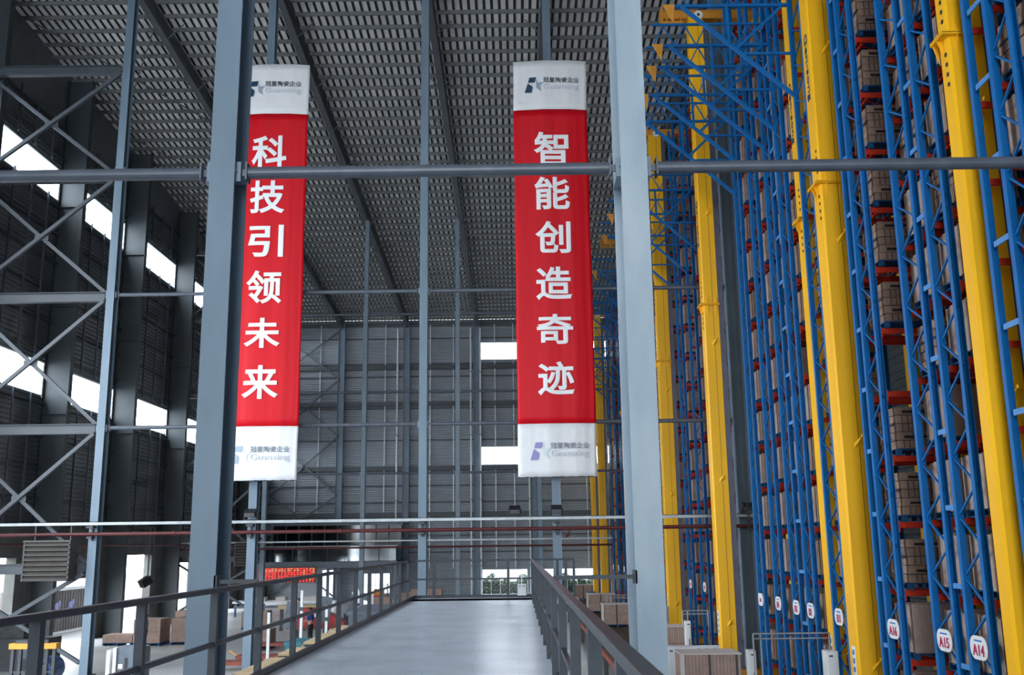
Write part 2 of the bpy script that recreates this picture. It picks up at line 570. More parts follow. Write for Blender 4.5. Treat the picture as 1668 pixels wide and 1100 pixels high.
for z0, z1 in WB:
    for a, b in zip([YL0 - 0.2] + WCOLS, WCOLS + [YB - 0.2]):
        if b - a > 2.5:
            window('x', XL - 0.02, a + 0.2, b - 0.2, z0, z1, 1)
# right wall, behind the racks
mb = MB()
ribbed(mb, 'x', XR, Y0, YB, 0, 28.5, -1, 0.5, 0.06)
mb.add([(XR, Y0, 28.5), (XR, YB, 28.5), (XR, YB, ztop(YB)), (XR, Y0, ztop(Y0))], [(0, 1, 2, 3)])
struct(mb.build('wall_right', M['girt']))

mb = MB()
ribbed(mb, 'x', 8.4, Y0, 14.6, 0, 34, -1, 0.5, 0.06)
ribbed(mb, 'y', 14.6, 8.4, XR, 0, 32, -1, 0.5, 0.06)
struct(mb.build('wall_shade_screen', M['sheetL']))  # added unseen wall that keeps front light off the racks
mb = MB()
ribbed(mb, 'x', XL, Y0, 19.5, 0, 34, 1, 0.5, 0.06)
ribbed(mb, 'x', XL, 19.5, 35.5, 21, 34, 1, 0.5, 0.06)
struct(mb.build('wall_side_light_stop', M['sheetL']))  # unseen side wall, its opening shaped for the light on the racks
mb = MB()
ribbed(mb, 'y', Y0, XL, 8.4, 30, 37, 1, 0.5, 0.06)
struct(mb.build('wall_front_light_stop', M['sheetL']))  # unseen wall added above the end opening to cut the front light

# outside: container, hedge
ct = thing('shipping_container', 'rust-streaked white shipping container standing outside the opening in the side wall', 'container', (-31, 68, -0.3))
mb = MB()
for i in range(30):
    yy = 62.0 + i * 0.4
    mb.add([(-29.6, yy, -0.2), (-29.5, yy + 0.08, -0.2), (-29.5, yy + 0.24, -0.2), (-29.6, yy + 0.32, -0.2), (-29.6, yy + 0.4, -0.2),
            (-29.6, yy, 2.4), (-29.5, yy + 0.08, 2.4), (-29.5, yy + 0.24, 2.4), (-29.6, yy + 0.32, 2.4), (-29.6, yy + 0.4, 2.4)],
           [(0, 1, 6, 5), (1, 2, 7, 6), (2, 3, 8, 7), (3, 4, 9, 8)])
mb.box(-32.0, -29.62, 62, 74, -0.3, 2.5)
mb.build('body', M['container'], ct)
mb = MB()
mb.box(-29.75, -29.45, 61.9, 74.1, 2.4, 2.6).box(-29.75, -29.45, 61.9, 74.1, -0.3, -0.15)
for yy in (61.9, 74.0):
    mb.box(-29.75, -29.45, yy, yy + 0.15, -0.3, 2.6)
mb.build('frame', M['white'], ct)
mb = MB()
for yy in (65.6, 67.6):
    for dy, dz, r in ((0, 0, 0.34), (0.35, 0.25, 0.2), (-0.3, -0.22, 0.22)):
        mb.add([(-29.47, yy + dy + r * cos(a * pi / 5), 1.35 + dz + r * sin(a * pi / 5)) for a in range(10)], [tuple(range(10))])
mb.build('blue_paint_mark', M['print_lilac'], ct)
hd = MB()
rnd = random.Random(3)
hd.box(-5, 9, 105.6, 107.4, -0.3, 1.25)
for i in range(14000):
    X = rnd.uniform(-6, 10)
    Yh = 105 + rnd.uniform(0, 2.5)
    z = rnd.uniform(-0.3, 1.55 + 0.35 * sin(X * 1.7) + 0.2 * sin(X * 4.1))
    s = rnd.uniform(0.06, 0.16)
    a, b = rnd.uniform(0, 6.28), rnd.uniform(-1, 1)
    u = Vector((cos(a), sin(a), b)).normalized() * s
    w = Vector((-sin(a), cos(a), rnd.uniform(-1, 1))).normalized() * s
    p = Vector((X, Yh, z))
    hd.add([p - u, p + w, p + u, p - w], [(0, 1, 2, 3)])
tag(hd.build('hedge_foliage', M['leaf'], None, (-6, 106, -0.3)), 'dark hedge outside beyond the low windows of the end wall', 'hedge', kind='stuff')

# ------------------------------------------------------------------ free-standing columns and the ties between them
def column(X, Y, label, w=0.34, d=0.7, top=None, base_z=0.0, turned=False, m='steelb'):
    z1 = roof_z(Y) - 1.02 if top is None else top
    t = thing('steel_column', label, 'column', (X, Y, base_z), 'grey steel columns', 'thing')
    mb = MB()
    if turned:
        mb.ibeam((X, Y + 0.2, 0), (X, Y + 0.2, z1), w, d, 0.04, (0, 1, 0))
    else:
        mb.ibeam((X, Y + d / 2, 0), (X, Y + d / 2, z1), w, d, 0.025, (1, 0, 0))
    mb.build('shaft', M[m], t)
    mb = MB()
    if turned:
        mb.box(X - d / 2 - 0.1, X + d / 2 + 0.1, Y - 0.1, Y + 0.5, 0, 0.04)
    else:
        mb.box(X - w / 2 - 0.1, X + w / 2 + 0.1, Y - 0.1, Y + d + 0.1, 0, 0.04)
    mb.build('base_plate', M['steel2'], t)
    for z in (9.93, 15.7, 21.4):
        if turned or (Y < 20 and z > 12):
            continue
        mb = MB()
        mb.box(X - w / 2 - 0.012, X + w / 2 + 0.012, Y + 0.04, Y + d - 0.04, z - 0.012, z + 0.012)
        for sx in (-1, 1):
            mb.box(X + sx * (w / 2) - 0.06, X + sx * (w / 2) + 0.06, Y + 0.08, Y + 0.11, z - 0.14, z + 0.14)
        mb.build('gusset', M['steel2'], t)
    return t
column(-3.93, 12.7, 'big grey column in front of the star banner, beside the walkway handrail', d=0.62)
column(1.64, 12.7, 'big scuffed grey column standing beside the yellow cranes and the walkway', w=0.36, d=1.0, m='steel')
column(-17.4, 41.5, 'grey column carrying cross braces, beside the louvred unit', d=0.5)
column(-10.9, 41.5, 'grey column behind the banner that hangs next to the big front column', d=0.5)
column(-3.9, 41.5, 'tall grey column between the two banners, the thicker one', d=0.5)
column(1.62, 41.5, 'grey column behind the fully visible banner', d=0.5)
column(9.48, 41.5, 'broad dark grey column among the blue racks', w=0.4, d=0.82, turned=True)
column(-17.6, 70.0, 'thin grey column in the second row, by the red display board', w=0.3, d=0.45, m='steel2')
column(-10.75, 70.0, 'thin grey column in front of the glazed mezzanine', w=0.3, d=0.45, m='steel2')
column(-4.12, 70.0, 'thin grey column just behind the thick one between the banners', w=0.3, d=0.45, m='steel2')
column(1.58, 70.0, 'thin grey column below the fully visible banner, beside the low window', w=0.3, d=0.45, m='steel2')
column(8.9, 70.0, 'thin grey column behind the third yellow mast', w=0.3, d=0.45, m='steel2')

def tie(xa, xb, Y, z, r, label, flanged=True, m='pipe'):
    t = thing('tie_pipe', label, 'pipe', ((xa + xb) / 2, Y, z), 'horizontal tie pipes between columns')
    MB().tube((xa + 0.12, Y, z), (xb - 0.12, Y, z), r, 16).build('tube', M[m], t, smooth=False)
    for s, xx in ((1, xa), (-1, xb)):
        mb = MB()
        mb.box(xx + s * 0.12 - 0.012, xx + s * 0.12 + 0.012, Y - r * 1.25, Y + r * 1.25, z - r * 1.5, z + r * 1.5)
        a, b = sorted((xx + s * 0.0, xx + s * 0.12))
        mb.box(a, b, Y - 0.015, Y + 0.015, z - r * 0.6, z + r * 0.6)
        mb.build('end_plate', M['pipe'], t)
    return t
P1 = 12.85
tie(-11.0, -4.12, P1, 9.93, 0.083, 'thick pipe crossing in front of the dark side wall to the big front column')
tie(-3.74, 1.44, P1, 9.93, 0.083, 'thick pipe crossing in front of both banners')
tie(1.84, 8.3, P1, 9.93, 0.083, 'thick pipe crossing in front of the yellow masts and blue racks')
zn = {9.95: 'lower', 15.72: 'middle', 21.4: 'upper'}
for z in (9.95, 15.72):
    tie(-17.2, -11.1, 41.7, z, 0.085, '%s thin pipe joining the braced column to the star banner column' % zn[z])
    tie(-10.7, -4.1, 41.7, z, 0.085, '%s thin pipe between the star banner and the thick middle column' % zn[z])
    tie(-3.7, 1.4, 41.7, z, 0.085, '%s thin pipe from the thick middle column to the fully visible banner' % zn[z])
    tie(1.8, 9.05, 41.7, z, 0.085, '%s thin pipe from the fully visible banner to the broad dark column' % zn[z])
for z in (9.95, 15.72, 21.4):
    tie(-17.4, -10.9, 70.2, z, 0.085, '%s far pipe left of the column before the glazed mezzanine' % zn[z])
    tie(-10.6, -4.3, 70.2, z, 0.085, '%s far pipe right of the column before the glazed mezzanine' % zn[z])
    tie(-3.95, 1.4, 70.2, z, 0.085, '%s far pipe seen beside the bright windows of the end wall' % zn[z])
    tie(1.75, 8.75, 70.2, z, 0.085, '%s far pipe behind the third and fourth yellow masts' % zn[z])

# braced bay on the side-wall row
BZ = [(4.2, 'lowest'), (9.9, 'second'), (15.6, 'third'), (21.05, 'fourth'), (26.2, 'topmost')]
for Y, far in ((41.6, False), (70.2, True)):
    xr = -17.66 if not far else -17.82
    for z, nm in BZ:
        mb = MB()
        h = 0.42 if not far else 0.36
        mb.ibeam((XL + 0.9, Y, z), (xr, Y, z), 0.3, h, 0.03, (0, 1, 0))
        tag(mb.build('bracing_beam', M['brace'], None, ((XL + xr) / 2, Y, z)),
            '%s horizontal bracing beam in the %s braced bay by the side wall' % (nm, 'farther' if far else 'nearer'), 'beam', 'bracing beams', 'thing')
    zs = [0.3] + [z for z, _ in BZ]
    for k, (z0, z1) in enumerate(zip(zs[:-1], zs[1:])):
        if far and k > 4:
            continue
        t = thing('cross_brace', 'crossed diagonal braces in the %s panel from the floor, %s braced bay' % (['lowest', 'second', 'third', 'fourth', 'topmost'][k], 'farther' if far else 'nearer'),
                  'brace', ((XL + xr) / 2, Y, z0), 'crossed braces by the side wall')
        w = 0.15 if not far else 0.14
        MB().bar((XL + 0.9, Y - 0.08, z0 + 0.2), (xr, Y - 0.08, z1 - 0.2), w).build('diagonal', M['brace'], t)
        MB().bar((XL + 0.9, Y + 0.1, z1 - 0.2), (xr, Y + 0.1, z0 + 0.2), w).build('diagonal', M['brace'], t)
        cx, cz = (XL + 0.9 + xr) / 2, (z0 + z1) / 2
        MB().box(cx - 0.3, cx + 0.3, Y - 0.01, Y + 0.02, cz - 0.12, cz + 0.12).build('centre_plate', M['brace'], t)

# service runs along the second row of columns
mb = MB()
mb.box(XL + 0.6, 9.95, 41.22, 41.36, 5.92, 6.05)
mb.box(XL + 0.6, 9.95, 41.22, 41.44, 6.03, 6.05)
tag(mb.build('cable_tray', M['galv'], None, (-7, 41.3, 5.98)), 'long pale galvanized tray crossing the hall above the red pipe', 'cable tray')
t = thing('sprinkler_pipe', 'long dark red pipe crossing the hall under the pale tray', 'pipe', (-7, 41.3, 5.56))
MB().tube((XL + 0.3, 41.3, 5.56), (9.9, 41.3, 5.56), 0.075, 14).build('tube', M['redpipe'], t)
for X in (-21.5, -14.0, -7.2, -1.0, 4.4, 7.6):
    MB().tube((X - 0.05, 41.3, 5.56), (X + 0.05, 41.3, 5.56), 0.1, 14).build('coupling', M['redpipe'], t)
mb = MB()
mb.tube((2.1, 41.3, 5.56), (2.1, 41.3, 5.3), 0.03, 8).tube((2.1, 41.3, 5.3), (1.95, 41.3, 5.22), 0.05, 8)
mb.build('drain_valve', M['redpipe'], t)
for X in (-17.4, -10.9, -3.9, 1.62, 9.48):
    mb = MB()
    mb.box(X - 0.14, X + 0.14, 41.12, 41.46, 5.8, 5.88).box(X - 0.1, X + 0.1, 41.12, 41.46, 5.38, 5.46).box(X - 0.03, X + 0.03, 41.4, 41.5, 5.3, 5.9)
    mb.build('bracket', M['dark'], t)
t = thing('sprinkler_pipe', 'thinner far red pipe low before the end wall', 'pipe', (-7, 69.8, 4.9))
MB().tube((-24, 69.8, 4.88), (6.5, 69.8, 4.88), 0.07, 10).build('tube', M['redpipe'], t)
tag(MB().box(-23.5, 6.5, 69.7, 69.85, 5.27, 5.37).build('cable_tray', M['galv'], None, (-8, 69.8, 5.3)), 'thin far pale tray above the far red pipe', 'cable tray')
t = thing('sprinkler_pipe', 'red pipe running along the side wall above the openings', 'pipe', (XL + 1.6, 70, 5.4))
MB().tube((XL + 1.6, 42, 5.2), (XL + 1.6, 98, 5.2), 0.07, 10).build('tube', M['redpipe'], t)

def floodlight(X, Y, z, label, down=False):
    t = thing('floodlight', label, 'floodlight', (X, Y, z), 'black floodlights')
    mb = MB()
    mb.sweep([(-0.22, -0.12), (0.22, -0.12), (0.26, 0.12), (-0.26, 0.12)], (X, Y - 0.2, z + 0.2), (X, Y + 0.06, z + 0.34), (1, 0, 0))
    mb.build('housing', M['black'], t)
    mb = MB()
    for s in (-1, 1):
        mb.bar((X + s * 0.27, Y, z), (X + s * 0.27, Y, z + 0.3), 0.03)
    mb.bar((X - 0.27, Y, z), (X + 0.27, Y, z), 0.03)
    mb.build('yoke', M['dark'], t)
    MB().box(X - 0.2, X + 0.2, Y - 0.23, Y - 0.21, z + 0.1, z + 0.28).build('lens', M['dark'], t)
floodlight(-0.1, 41.28, 6.06, 'black floodlight on the pale tray between the thick column and the banner')
floodlight(1.6, 41.28, 6.06, 'black floodlight on the pale tray below the fully visible banner')
floodlight(-10.9, 41.28, 6.06, 'black floodlight on the pale tray below the star banner')
floodlight(9.4, 41.28, 6.06, 'black floodlight on the pale tray at the broad dark column')
t = thing('hanging_spotlight', 'dark box spotlight hanging by rods before the side wall opening', 'spotlight', (-21.5, 59.2, 3.0))
MB().sweep([(-0.25, -0.22), (0.25, -0.22), (0.25, 0.22), (-0.25, 0.22)], (-21.75, 59.0, 2.95), (-21.4, 59.4, 3.25), None).build('housing', M['black'], t)
mb = MB()
mb.bar((-21.45, 59.2, 3.2), (-21.45, 59.2, 6.2), 0.06).bar((-21.2, 59.2, 3.4), (-21.2, 59.2, 6.2), 0.035)
mb.build('rod', M['dark'], t)
MB().bar((-21.2, 59.2, 6.2), (-23.12, 59.95, 6.2), 0.08).build('bracket_arm', M['dark'], t)

# louvred units
def louvre(X0, X1, Y, z0, z1, label):
    t = thing('louvred_ventilator', label, 'ventilator', ((X0 + X1) / 2, Y, z0), 'louvred units')
    mb = MB()
    d = 0.7
    mb.box(X0, X1, Y + 0.12, Y + d, z0, z1)
    mb.box(X0 - 0.02, X0 + 0.05, Y, Y + d, z0, z1).box(X1 - 0.05, X1 + 0.02, Y, Y + d, z0, z1)
    mb.box(X0 - 0.03, X1 + 0.03, Y - 0.04, Y + d, z1 - 0.02, z1 + 0.05)
    mb.build('casing', M['louver'], t)
    n = 8
    for i in range(n):
        z = z0 + (z1 - z0) * (i + 0.15) / n
        h = (z1 - z0) / n
        MB().add([(X0, Y - 0.06, z), (X1, Y - 0.06, z), (X1, Y + 0.12, z + h * 0.8), (X0, Y + 0.12, z + h * 0.8),
                  (X0, Y - 0.06, z + 0.03), (X1, Y - 0.06, z + 0.03), (X1, Y + 0.12, z + h * 0.8 + 0.03), (X0, Y + 0.12, z + h * 0.8 + 0.03)],
                 [(0, 1, 2, 3), (7, 6, 5, 4), (0, 4, 5, 1), (1, 5, 6, 2), (2, 6, 7, 3), (3, 7, 4, 0)]).build('slat', M['louver'], t)
    for X in (X0 + 0.2, X1 - 0.2):
        MB().bar((X, Y + 0.5, z1), (X, Y + 0.5, z1 + 0.75), 0.05).build('hanger', M['dark'], t)
    if Y > 60:
        MB().bar((X1 - 0.2, Y + 0.5, z1 + 0.3), (-17.62, 70.1, z1 + 0.3), 0.08).build('bracket_arm', M['dark'], t)
louvre(-19.85, -18.0, 40.79, 3.72, 5.28, 'big brown-grey louvred unit hanging beside the braced column')
louvre(-19.1, -17.95, 68.6, 3.75, 5.28, 'small dark louvred unit hanging behind the big front column')

# ------------------------------------------------------------------ banners
def banner(X0, X1, Y, zt, zb, chars, label, zr1, zr0, lilac):
    xc, w = (X0 + X1) / 2, X1 - X0
    t = thing('hanging_banner', label, 'banner', (xc, Y, zb), 'red and white hanging banners')
    def surf(x):
        u = (x - xc) / (w / 2)
        return Y - 0.14 * (1 - u * u) + 0.012 * sin(9 * u)
    def strip(z0, z1, nz):
        mb = MB()
        N = 28
        vs, fs = [], []
        for j in range(nz + 1):
            z = z0 + (z1 - z0) * j / nz
            for i in range(N + 1):
                x = X0 + w * i / N
                rp = 0.008 * sin(x * 17 + 0.6 * sin(z * 0.9)) * (0.3 + 0.7 * abs((x - xc) / (w / 2)))
                vs.append((x + (0.035 * sin(z * 0.35 + x) if 0 < i < N else 0.012 * sin(z * 1.3)), surf(x) + rp, z))
        for j in range(nz):
            for i in range(N):
                a = j * (N + 1) + i
                fs.append((a, a + 1, a + N + 2, a + N + 1))
        return mb.add(vs, fs)
    def deep(o):
        sm = o.modifiers.new('thickness', 'SOLIDIFY')
        sm.thickness = 0.012
        sm.offset = -1
        return o
    deep(strip(zr0, zr1, 40).build('red_field', M['cloth_red'], t, smooth=True))
    deep(strip(zr1, zt, 8).build('white_header', M['cloth_white'], t, smooth=True))
    deep(strip(zb, zr0, 8).build('white_footer', M['cloth_white'], t, smooth=True))
    for nm, z in (('top_rod', zt), ('bottom_rod', zb)):
        mb = MB()
        N = 12
        for i in range(N):
            xa, xb = X0 + w * i / N, X0 + w * (i + 1) / N
            mb.tube((xa, surf(xa) + 0.02, z), (xb, surf(xb) + 0.02, z), 0.022, 8)
        mb.build(nm, M['white'] if nm == 'top_rod' else M['dark'], t)
    # printed characters follow the cloth
    def wrap(o, lift):
        bm = bmesh.new()
        bm.from_mesh(o.data)
        xs = [v.co.x for v in bm.verts]
        q = min(xs) + 0.07
        while q < max(xs):
            bmesh.ops.bisect_plane(bm, geom=bm.verts[:] + bm.edges[:] + bm.faces[:], plane_co=(q, 0, 0), plane_no=(1, 0, 0))
            q += 0.07
        bm.to_mesh(o.data)
        bm.free()
        for v in o.data.vertices:
            wx = v.co.x + o.location.x + t.location.x
            v.co.y = surf(wx) - lift + (v.co.y + 0.006) - (o.location.y + t.location.y)
    for ch, z0, z1 in chars:
        o = text_obj('printed_character', ch, t, (xc, Y - 0.2, (z0 + z1) / 2), (1, 0, 0), (0, 0, 1), 1.52, z1 - z0, M['print_white'], 0.022)
        wrap(o, 0.03)
    for zc, k in ((zt - 1.15, 0), (zb + 1.05, 1)):
        lx = X0 + 0.5
        s = 0.72
        navy = M['print_navy'] if k == 0 else (M['print_lilac'] if lilac else M['print_slate'])
        slate = M['print_slate'] if k == 0 else M['print_mint']
        dark = M['print_dark'] if k == 0 else M['print_grey']
        def poly(name, pts, m):
            z0 = zc - s * 0.5
            mb = MB()
            mb.add([(lx + a * s * 1.1, 0, z0 + b * s) for a, b in pts], [tuple(range(len(pts)))])
            for i, v in enumerate(mb.v):
                mb.v[i] = (v[0], surf(v[0]) - 0.03, v[2])
            mb.build(name, m, t)
        # slanted block with a star cut out of it
        poly('emblem', [(0.28, 1.0), (0.66, 1.0), (0.58, 0.66), (0.20, 0.66)], navy)
        poly('emblem', [(0.18, 0.6), (0.22, 0.6), (0.46, 0.38), (0.40, 0.0), (0.0, 0.0)], navy)
        poly('star_emblem', [(0.64, 0.98), (0.72, 0.64), (1.06, 0.64), (0.86, 0.44), (0.94, 0.06), (0.66, 0.3)], slate)
        o = text_obj('printed_name', '冠星陶瓷企业', t, (X0 + 2.12, Y - 0.2, zc + 0.22), (1, 0, 0), (0, 0, 1), 1.58, 0.25, dark, 0.01)
        wrap(o, 0.03)
        o = text_obj('printed_name', 'Guanxing', t, (X0 + 2.12, Y - 0.2, zc - 0.13), (1, 0, 0), (0, 0, 1), 1.58, 0.32, M['print_pale'], 0.012)
        wrap(o, 0.03)
    mb = MB()
    for X in (X0 + 0.1, X1 - 0.1):
        mb.bar((X, Y, zt), (X, Y + 0.2, zt + 3.2), 0.012)
    mb.build('hanging_cord', M['dark'], t)
    return t
ZC = [(22.62, 21.0), (20.54, 19.05), (18.52, 17.09), (16.49, 15.04), (14.42, 13.13), (12.39, 10.97)]
cz = [(b, a) for a, b in ZC]
banner(0.07, 3.31, 41.0, 26.0, 7.62, [(c, a, b) for c, (a, b) in zip('智能创造奇迹', cz)],
       'red and white vertical banner hanging fully in view beside the big scuffed column', 23.69, 9.8, True)
banner(-12.24, -9.0, 41.0, 26.0, 7.62, [(c, a, b) for c, (a, b) in zip('科技引领未来', cz)],
       'red and white vertical banner partly hidden by the big front column', 23.66, 9.84, False)

# ------------------------------------------------------------------ walkway
DX0, DX1, DZ = -3.16, 0.46, 3.36
mb = MB()
mb.box(DX0, DX1, -6, 30.7, DZ - 0.12, DZ).box(DX0, 1.75, 29.6, 31.2, DZ - 0.12, DZ)
deck = struct(mb.build('walkway_deck', M['deck'], None, (0, 0, DZ)))
mb = MB()
for X in (DX0 + 0.06, DX1 - 0.06):
    mb.box(X - 0.06, X + 0.06, -6, 30.7, DZ - 0.45, DZ - 0.12)
mb.box(DX0, 1.75, 31.08, 31.2, DZ - 0.45, DZ - 0.12)
for yy in range(0, 31, 5):
    mb.box(DX0, DX1, yy, yy + 0.1, DZ - 0.4, DZ - 0.12)
mb.build('edge_beam', M['pipe'], deck)
mb = MB()
for yy in (2, 11, 20, 29):
    for X in (DX0 + 0.1, DX1 - 0.1):
        mb.box(X - 0.08, X + 0.08, yy - 0.08, yy + 0.08, 0, DZ - 0.4)
mb.build('support_post', M['pipe'], deck)
mb = MB()
mb.box(DX0 - 0.01, DX0 + 0.03, -6, 31.2, DZ - 0.05, DZ + 0.09).box(DX1 - 0.03, DX1 + 0.01, -6, 30.7, DZ - 0.05, DZ + 0.09).box(DX0, 1.75, 31.17, 31.21, DZ, DZ + 0.09)
mb.build('kick_plate', M['rail'], deck)

def handrail(name_label, pts, posts, along):
    t = thing('handrail', name_label, 'railing', (pts[0][0], pts[0][1], DZ), 'walkway handrails')
    for z, w, h, nm in ((DZ + 1.11, 0.075, 0.055, 'top_rail'), (DZ + 0.56, 0.05, 0.05, 'mid_rail')):
        mb = MB()
        for a, b in zip(pts[:-1], pts[1:]):
            mb.bar((a[0], a[1], z), (b[0], b[1], z), w, h)
        o = mb.build(nm, M['rail'], t)
        bv = o.modifiers.new('soft_edges', 'BEVEL')
        bv.width = 0.008
        bv.segments = 2
    for p in posts:
        mb = MB()
        mb.box(p[0] - 0.038, p[0] + 0.038, p[1] - 0.038, p[1] + 0.038, DZ - 0.02, DZ + 1.09)
        mb.build('post', M['rail'], t)
    return t
LP = [3.2, 5.05, 6.9, 8.8, 10.9, 12.8, 14.75, 16.6, 18.45, 20.3, 22.2, 24.1, 26.0, 27.9, 29.9]
handrail('dark grey handrail along the walkway edge facing the side wall and machinery', [(-3.22, -2, 0), (-3.22, 29.95, 0)], [(-3.22, y) for y in LP], 'y')
RP = [2.3, 4.15, 5.8, 7.75, 9.88, 12.12, 14.4, 16.3, 18.2, 20.1, 22.0, 23.9, 25.8, 27.7, 29.9]
handrail('dark grey handrail along the walkway edge facing the yellow cranes', [(0.42, -2, 0), (0.42, 30.9, 0)], [(0.42, y) for y in RP], 'y')
handrail('dark grey handrail closing the far end of the walkway', [(-3.1, 31.1, 0), (1.72, 31.1, 0)], [(-2.55, 31.1), (-0.3, 31.1), (1.2, 31.1), (1.45, 31.1), (1.7, 31.1)], 'x')
def guard(xa, xb, label):
    t = thing('guard_bar', label, 'bar', (xa, 12.75, 4.5), 'short guard bars')
    MB().bar((xa, 12.8, 4.5), (xb, 12.8, 4.5), 0.05).build('bar', M['rail'], t)
    MB().box(xb - 0.02, xb + 0.02, 12.7, 12.9, 4.42, 4.58).build('end_plate', M['rail'], t)
guard(0.44, 1.46, 'short bar from the walkway handrail to the big scuffed column')
guard(-3.25, -3.76, 'short bar from the walkway handrail to the column before the star banner')
t = thing('control_box', 'white box with two black knobs on the rail at the far walkway end', 'box', (0.1, 31.05, 3.4))
MB().box(-0.02, 0.24, 30.95, 31.06, 3.42, 3.76).build('case', M['white'], t)
for X in (0.05, 0.17):
    MB().tube((X, 30.95, 3.7), (X, 30.92, 3.7), 0.02, 8).build('knob', M['black'], t)
MB().tube((0.11, 31.0, 3.76), (0.11, 31.0, 4.05), 0.015, 8).build('conduit', M['white'], t)
mb = MB()
mb.box(-4.55, -3.3, 27.2, 30.6, 3.14, 3.24).box(-4.5, -3.35, 27.25, 30.55, 0, 3.14)
tag(mb.build('side_platform', M['panel'], None, (-4.3, 28, 0)), 'dark sheet-clad platform against the far part of the walkway', 'platform')

# ------------------------------------------------------------------ stacker cranes
def crane(X, Y, label, w=0.66, d=0.55, ztop=26.75, text=True, beam_to=3.1, far=False):
    t = thing('stacker_crane', label, 'crane', (X, Y, 0), 'yellow stacker cranes')
    ch = 0.05
    sec = [(0, ch), (ch, 0), (w, 0), (w, d), (0, d)]
    mb = MB()
    vs = [(X + a, Y + b, 0.25) for a, b in sec] + [(X + a, Y + b, ztop) for a, b in sec]
    n = len(sec)
    mb.add(vs, [(i, (i + 1) % n, n + (i + 1) % n, n + i) for i in range(n)] + [tuple(range(n - 1, -1, -1)), tuple(range(n, 2 * n))])
    mb.build('mast', M['yellow'], t)
    MB().box(X + w * 0.62, X + w * 0.62 + 0.012, Y - 0.006, Y + 0.01, 0.25, ztop).build('seam_cable', M['black'], t)
    MB().box(X + w + 0.02, X + w + 0.22, Y + 0.06, Y + d, 0.25, ztop - 0.3).build('guide_rail', M['violet'], t)
    # bolted splice collars
    for z in (14.2,):
        mb = MB()
        mb.box(X - 0.14, X + w + 0.03, Y - 0.1, Y + d + 0.1, z - 0.03, z + 0.0).box(X - 0.14, X + w + 0.03, Y - 0.1, Y + d + 0.1, z + 0.015, z + 0.045)
        for a in (X + 0.15, X + 0.5):
            mb.add([(a, Y, z), (a, Y - 0.09, z), (a, Y, z - 0.42), (a + 0.015, Y, z), (a + 0.015, Y - 0.09, z), (a + 0.015, Y, z - 0.42)], [(0, 1, 2), (5, 4, 3), (0, 3, 4, 1), (1, 4, 5, 2)])
            mb.add([(a, Y, z), (a, Y - 0.09, z), (a, Y, z + 0.42), (a + 0.015, Y, z), (a + 0.015, Y - 0.09, z), (a + 0.015, Y, z + 0.42)], [(2, 1, 0), (3, 4, 5), (1, 4, 3, 0), (2, 5, 4, 1)])
        for b in (Y + 0.2, Y + 0.4):
            mb.add([(X, b, z), (X - 0.13, b, z), (X, b, z - 0.42), (X, b + 0.015, z), (X - 0.13, b + 0.015, z), (X, b + 0.015, z - 0.42)], [(2, 1, 0), (3, 4, 5), (0, 1, 4, 3), (1, 2, 5, 4)])
        mb.build('splice_collar', M['yellow'], t)
        mb = MB()
        for k in range(4):
            for s in (-1, 1):
                zz = z + s * (0.34 + k * 0.2)
                mb.tube((X - 0.012, Y + 0.14, zz), (X + 0.005, Y + 0.14, zz), 0.045, 8)
        mb.build('bolt', M['black'], t)
    zz = 1.95
    while zz < ztop - 1:
        mb = MB()
        a = X + w * 0.45
        mb.add([(a, Y, zz), (a + 0.18, Y - 0.02, zz + 0.02), (a + 0.18, Y - 0.16, zz + 0.18), (a, Y, zz - 0.12), (a + 0.2, Y, zz - 0.04)], [(0, 1, 2), (0, 2, 3), (3, 2, 4), (1, 4, 2)])
        mb.box(a + 0.16, a + 0.22, Y - 0.2, Y - 0.12, zz + 0.15, zz + 0.21)
        mb.build('step_bracket', M['yellow'], t)
        zz += 5.35
    # top beam with sheave, rear mast, base
    mb = MB()
    mb.box(X - 1.1, X + beam_to, Y + 0.1, Y + 0.5, ztop, ztop + 0.32)
    mb.box(X - 1.15, X - 0.2, Y - 0.05, Y + 0.02, ztop - 0.32, ztop - 0.2).box(X - 1.15, X - 1.08, Y - 0.1, Y + 0.5, ztop - 0.36, ztop + 0.45)
    for k in range(3):
        mb.box(X - 0.95 + k * 0.3, X - 0.9 + k * 0.3, Y - 0.06, Y + 0.03, ztop - 0.34, ztop + 0.05)
    mb.box(X - 1.1, X + beam_to, Y + 0.06, Y + 0.54, ztop + 0.3, ztop + 0.35)
    mb.build('top_beam', M['orange'], t)
    mb = MB()
    mb.tube((X + 0.42, Y - 0.1, ztop + 0.05), (X + 0.42, Y - 0.04, ztop + 0.05), 0.19, 20)
    s = mb.build('sheave', M['white'], t)
    MB().tube((X + 0.42, Y - 0.13, ztop + 0.05), (X + 0.42, Y - 0.09, ztop + 0.05), 0.06, 12).build('hub', M['dark'], s)
    MB().box(X + beam_to - 0.3, X + beam_to + 0.1, Y, Y + 0.5, 0.25, ztop).build('rear_mast', M['yellow'], t)
    mb = MB()
    mb.box(X - 0.9, X + beam_to + 0.5, Y + 0.02, Y + 0.53, 0.06, 0.3)
    mb.build('base_beam', M['orange'], t)
    mb = MB()
    for xx in (X - 0.6, X + beam_to + 0.2):
        mb.tube((xx, Y + 0.2, 0.16), (xx, Y + 0.35, 0.16), 0.16, 16)
    mb.build('wheel', M['dark'], t)
    mb = MB()
    for k in range(3):
        mb.tube((X + 1.3 + 0.06 * k, Y + 0.2 + 0.05 * k, 0.3), (X + 1.3 + 0.06 * k, Y + 0.2 + 0.05 * k, ztop), 0.012, 6)
    mb.build('hoist_rope', M['dark'], t)
    if text:
        text_obj('painted_name', 'Gen-song', t, (X - 0.002, Y + 0.3, 17.65), (0, 0, -1), (0, -1, 0), 1.95, 0.3, M['print_navy'], 0.012)
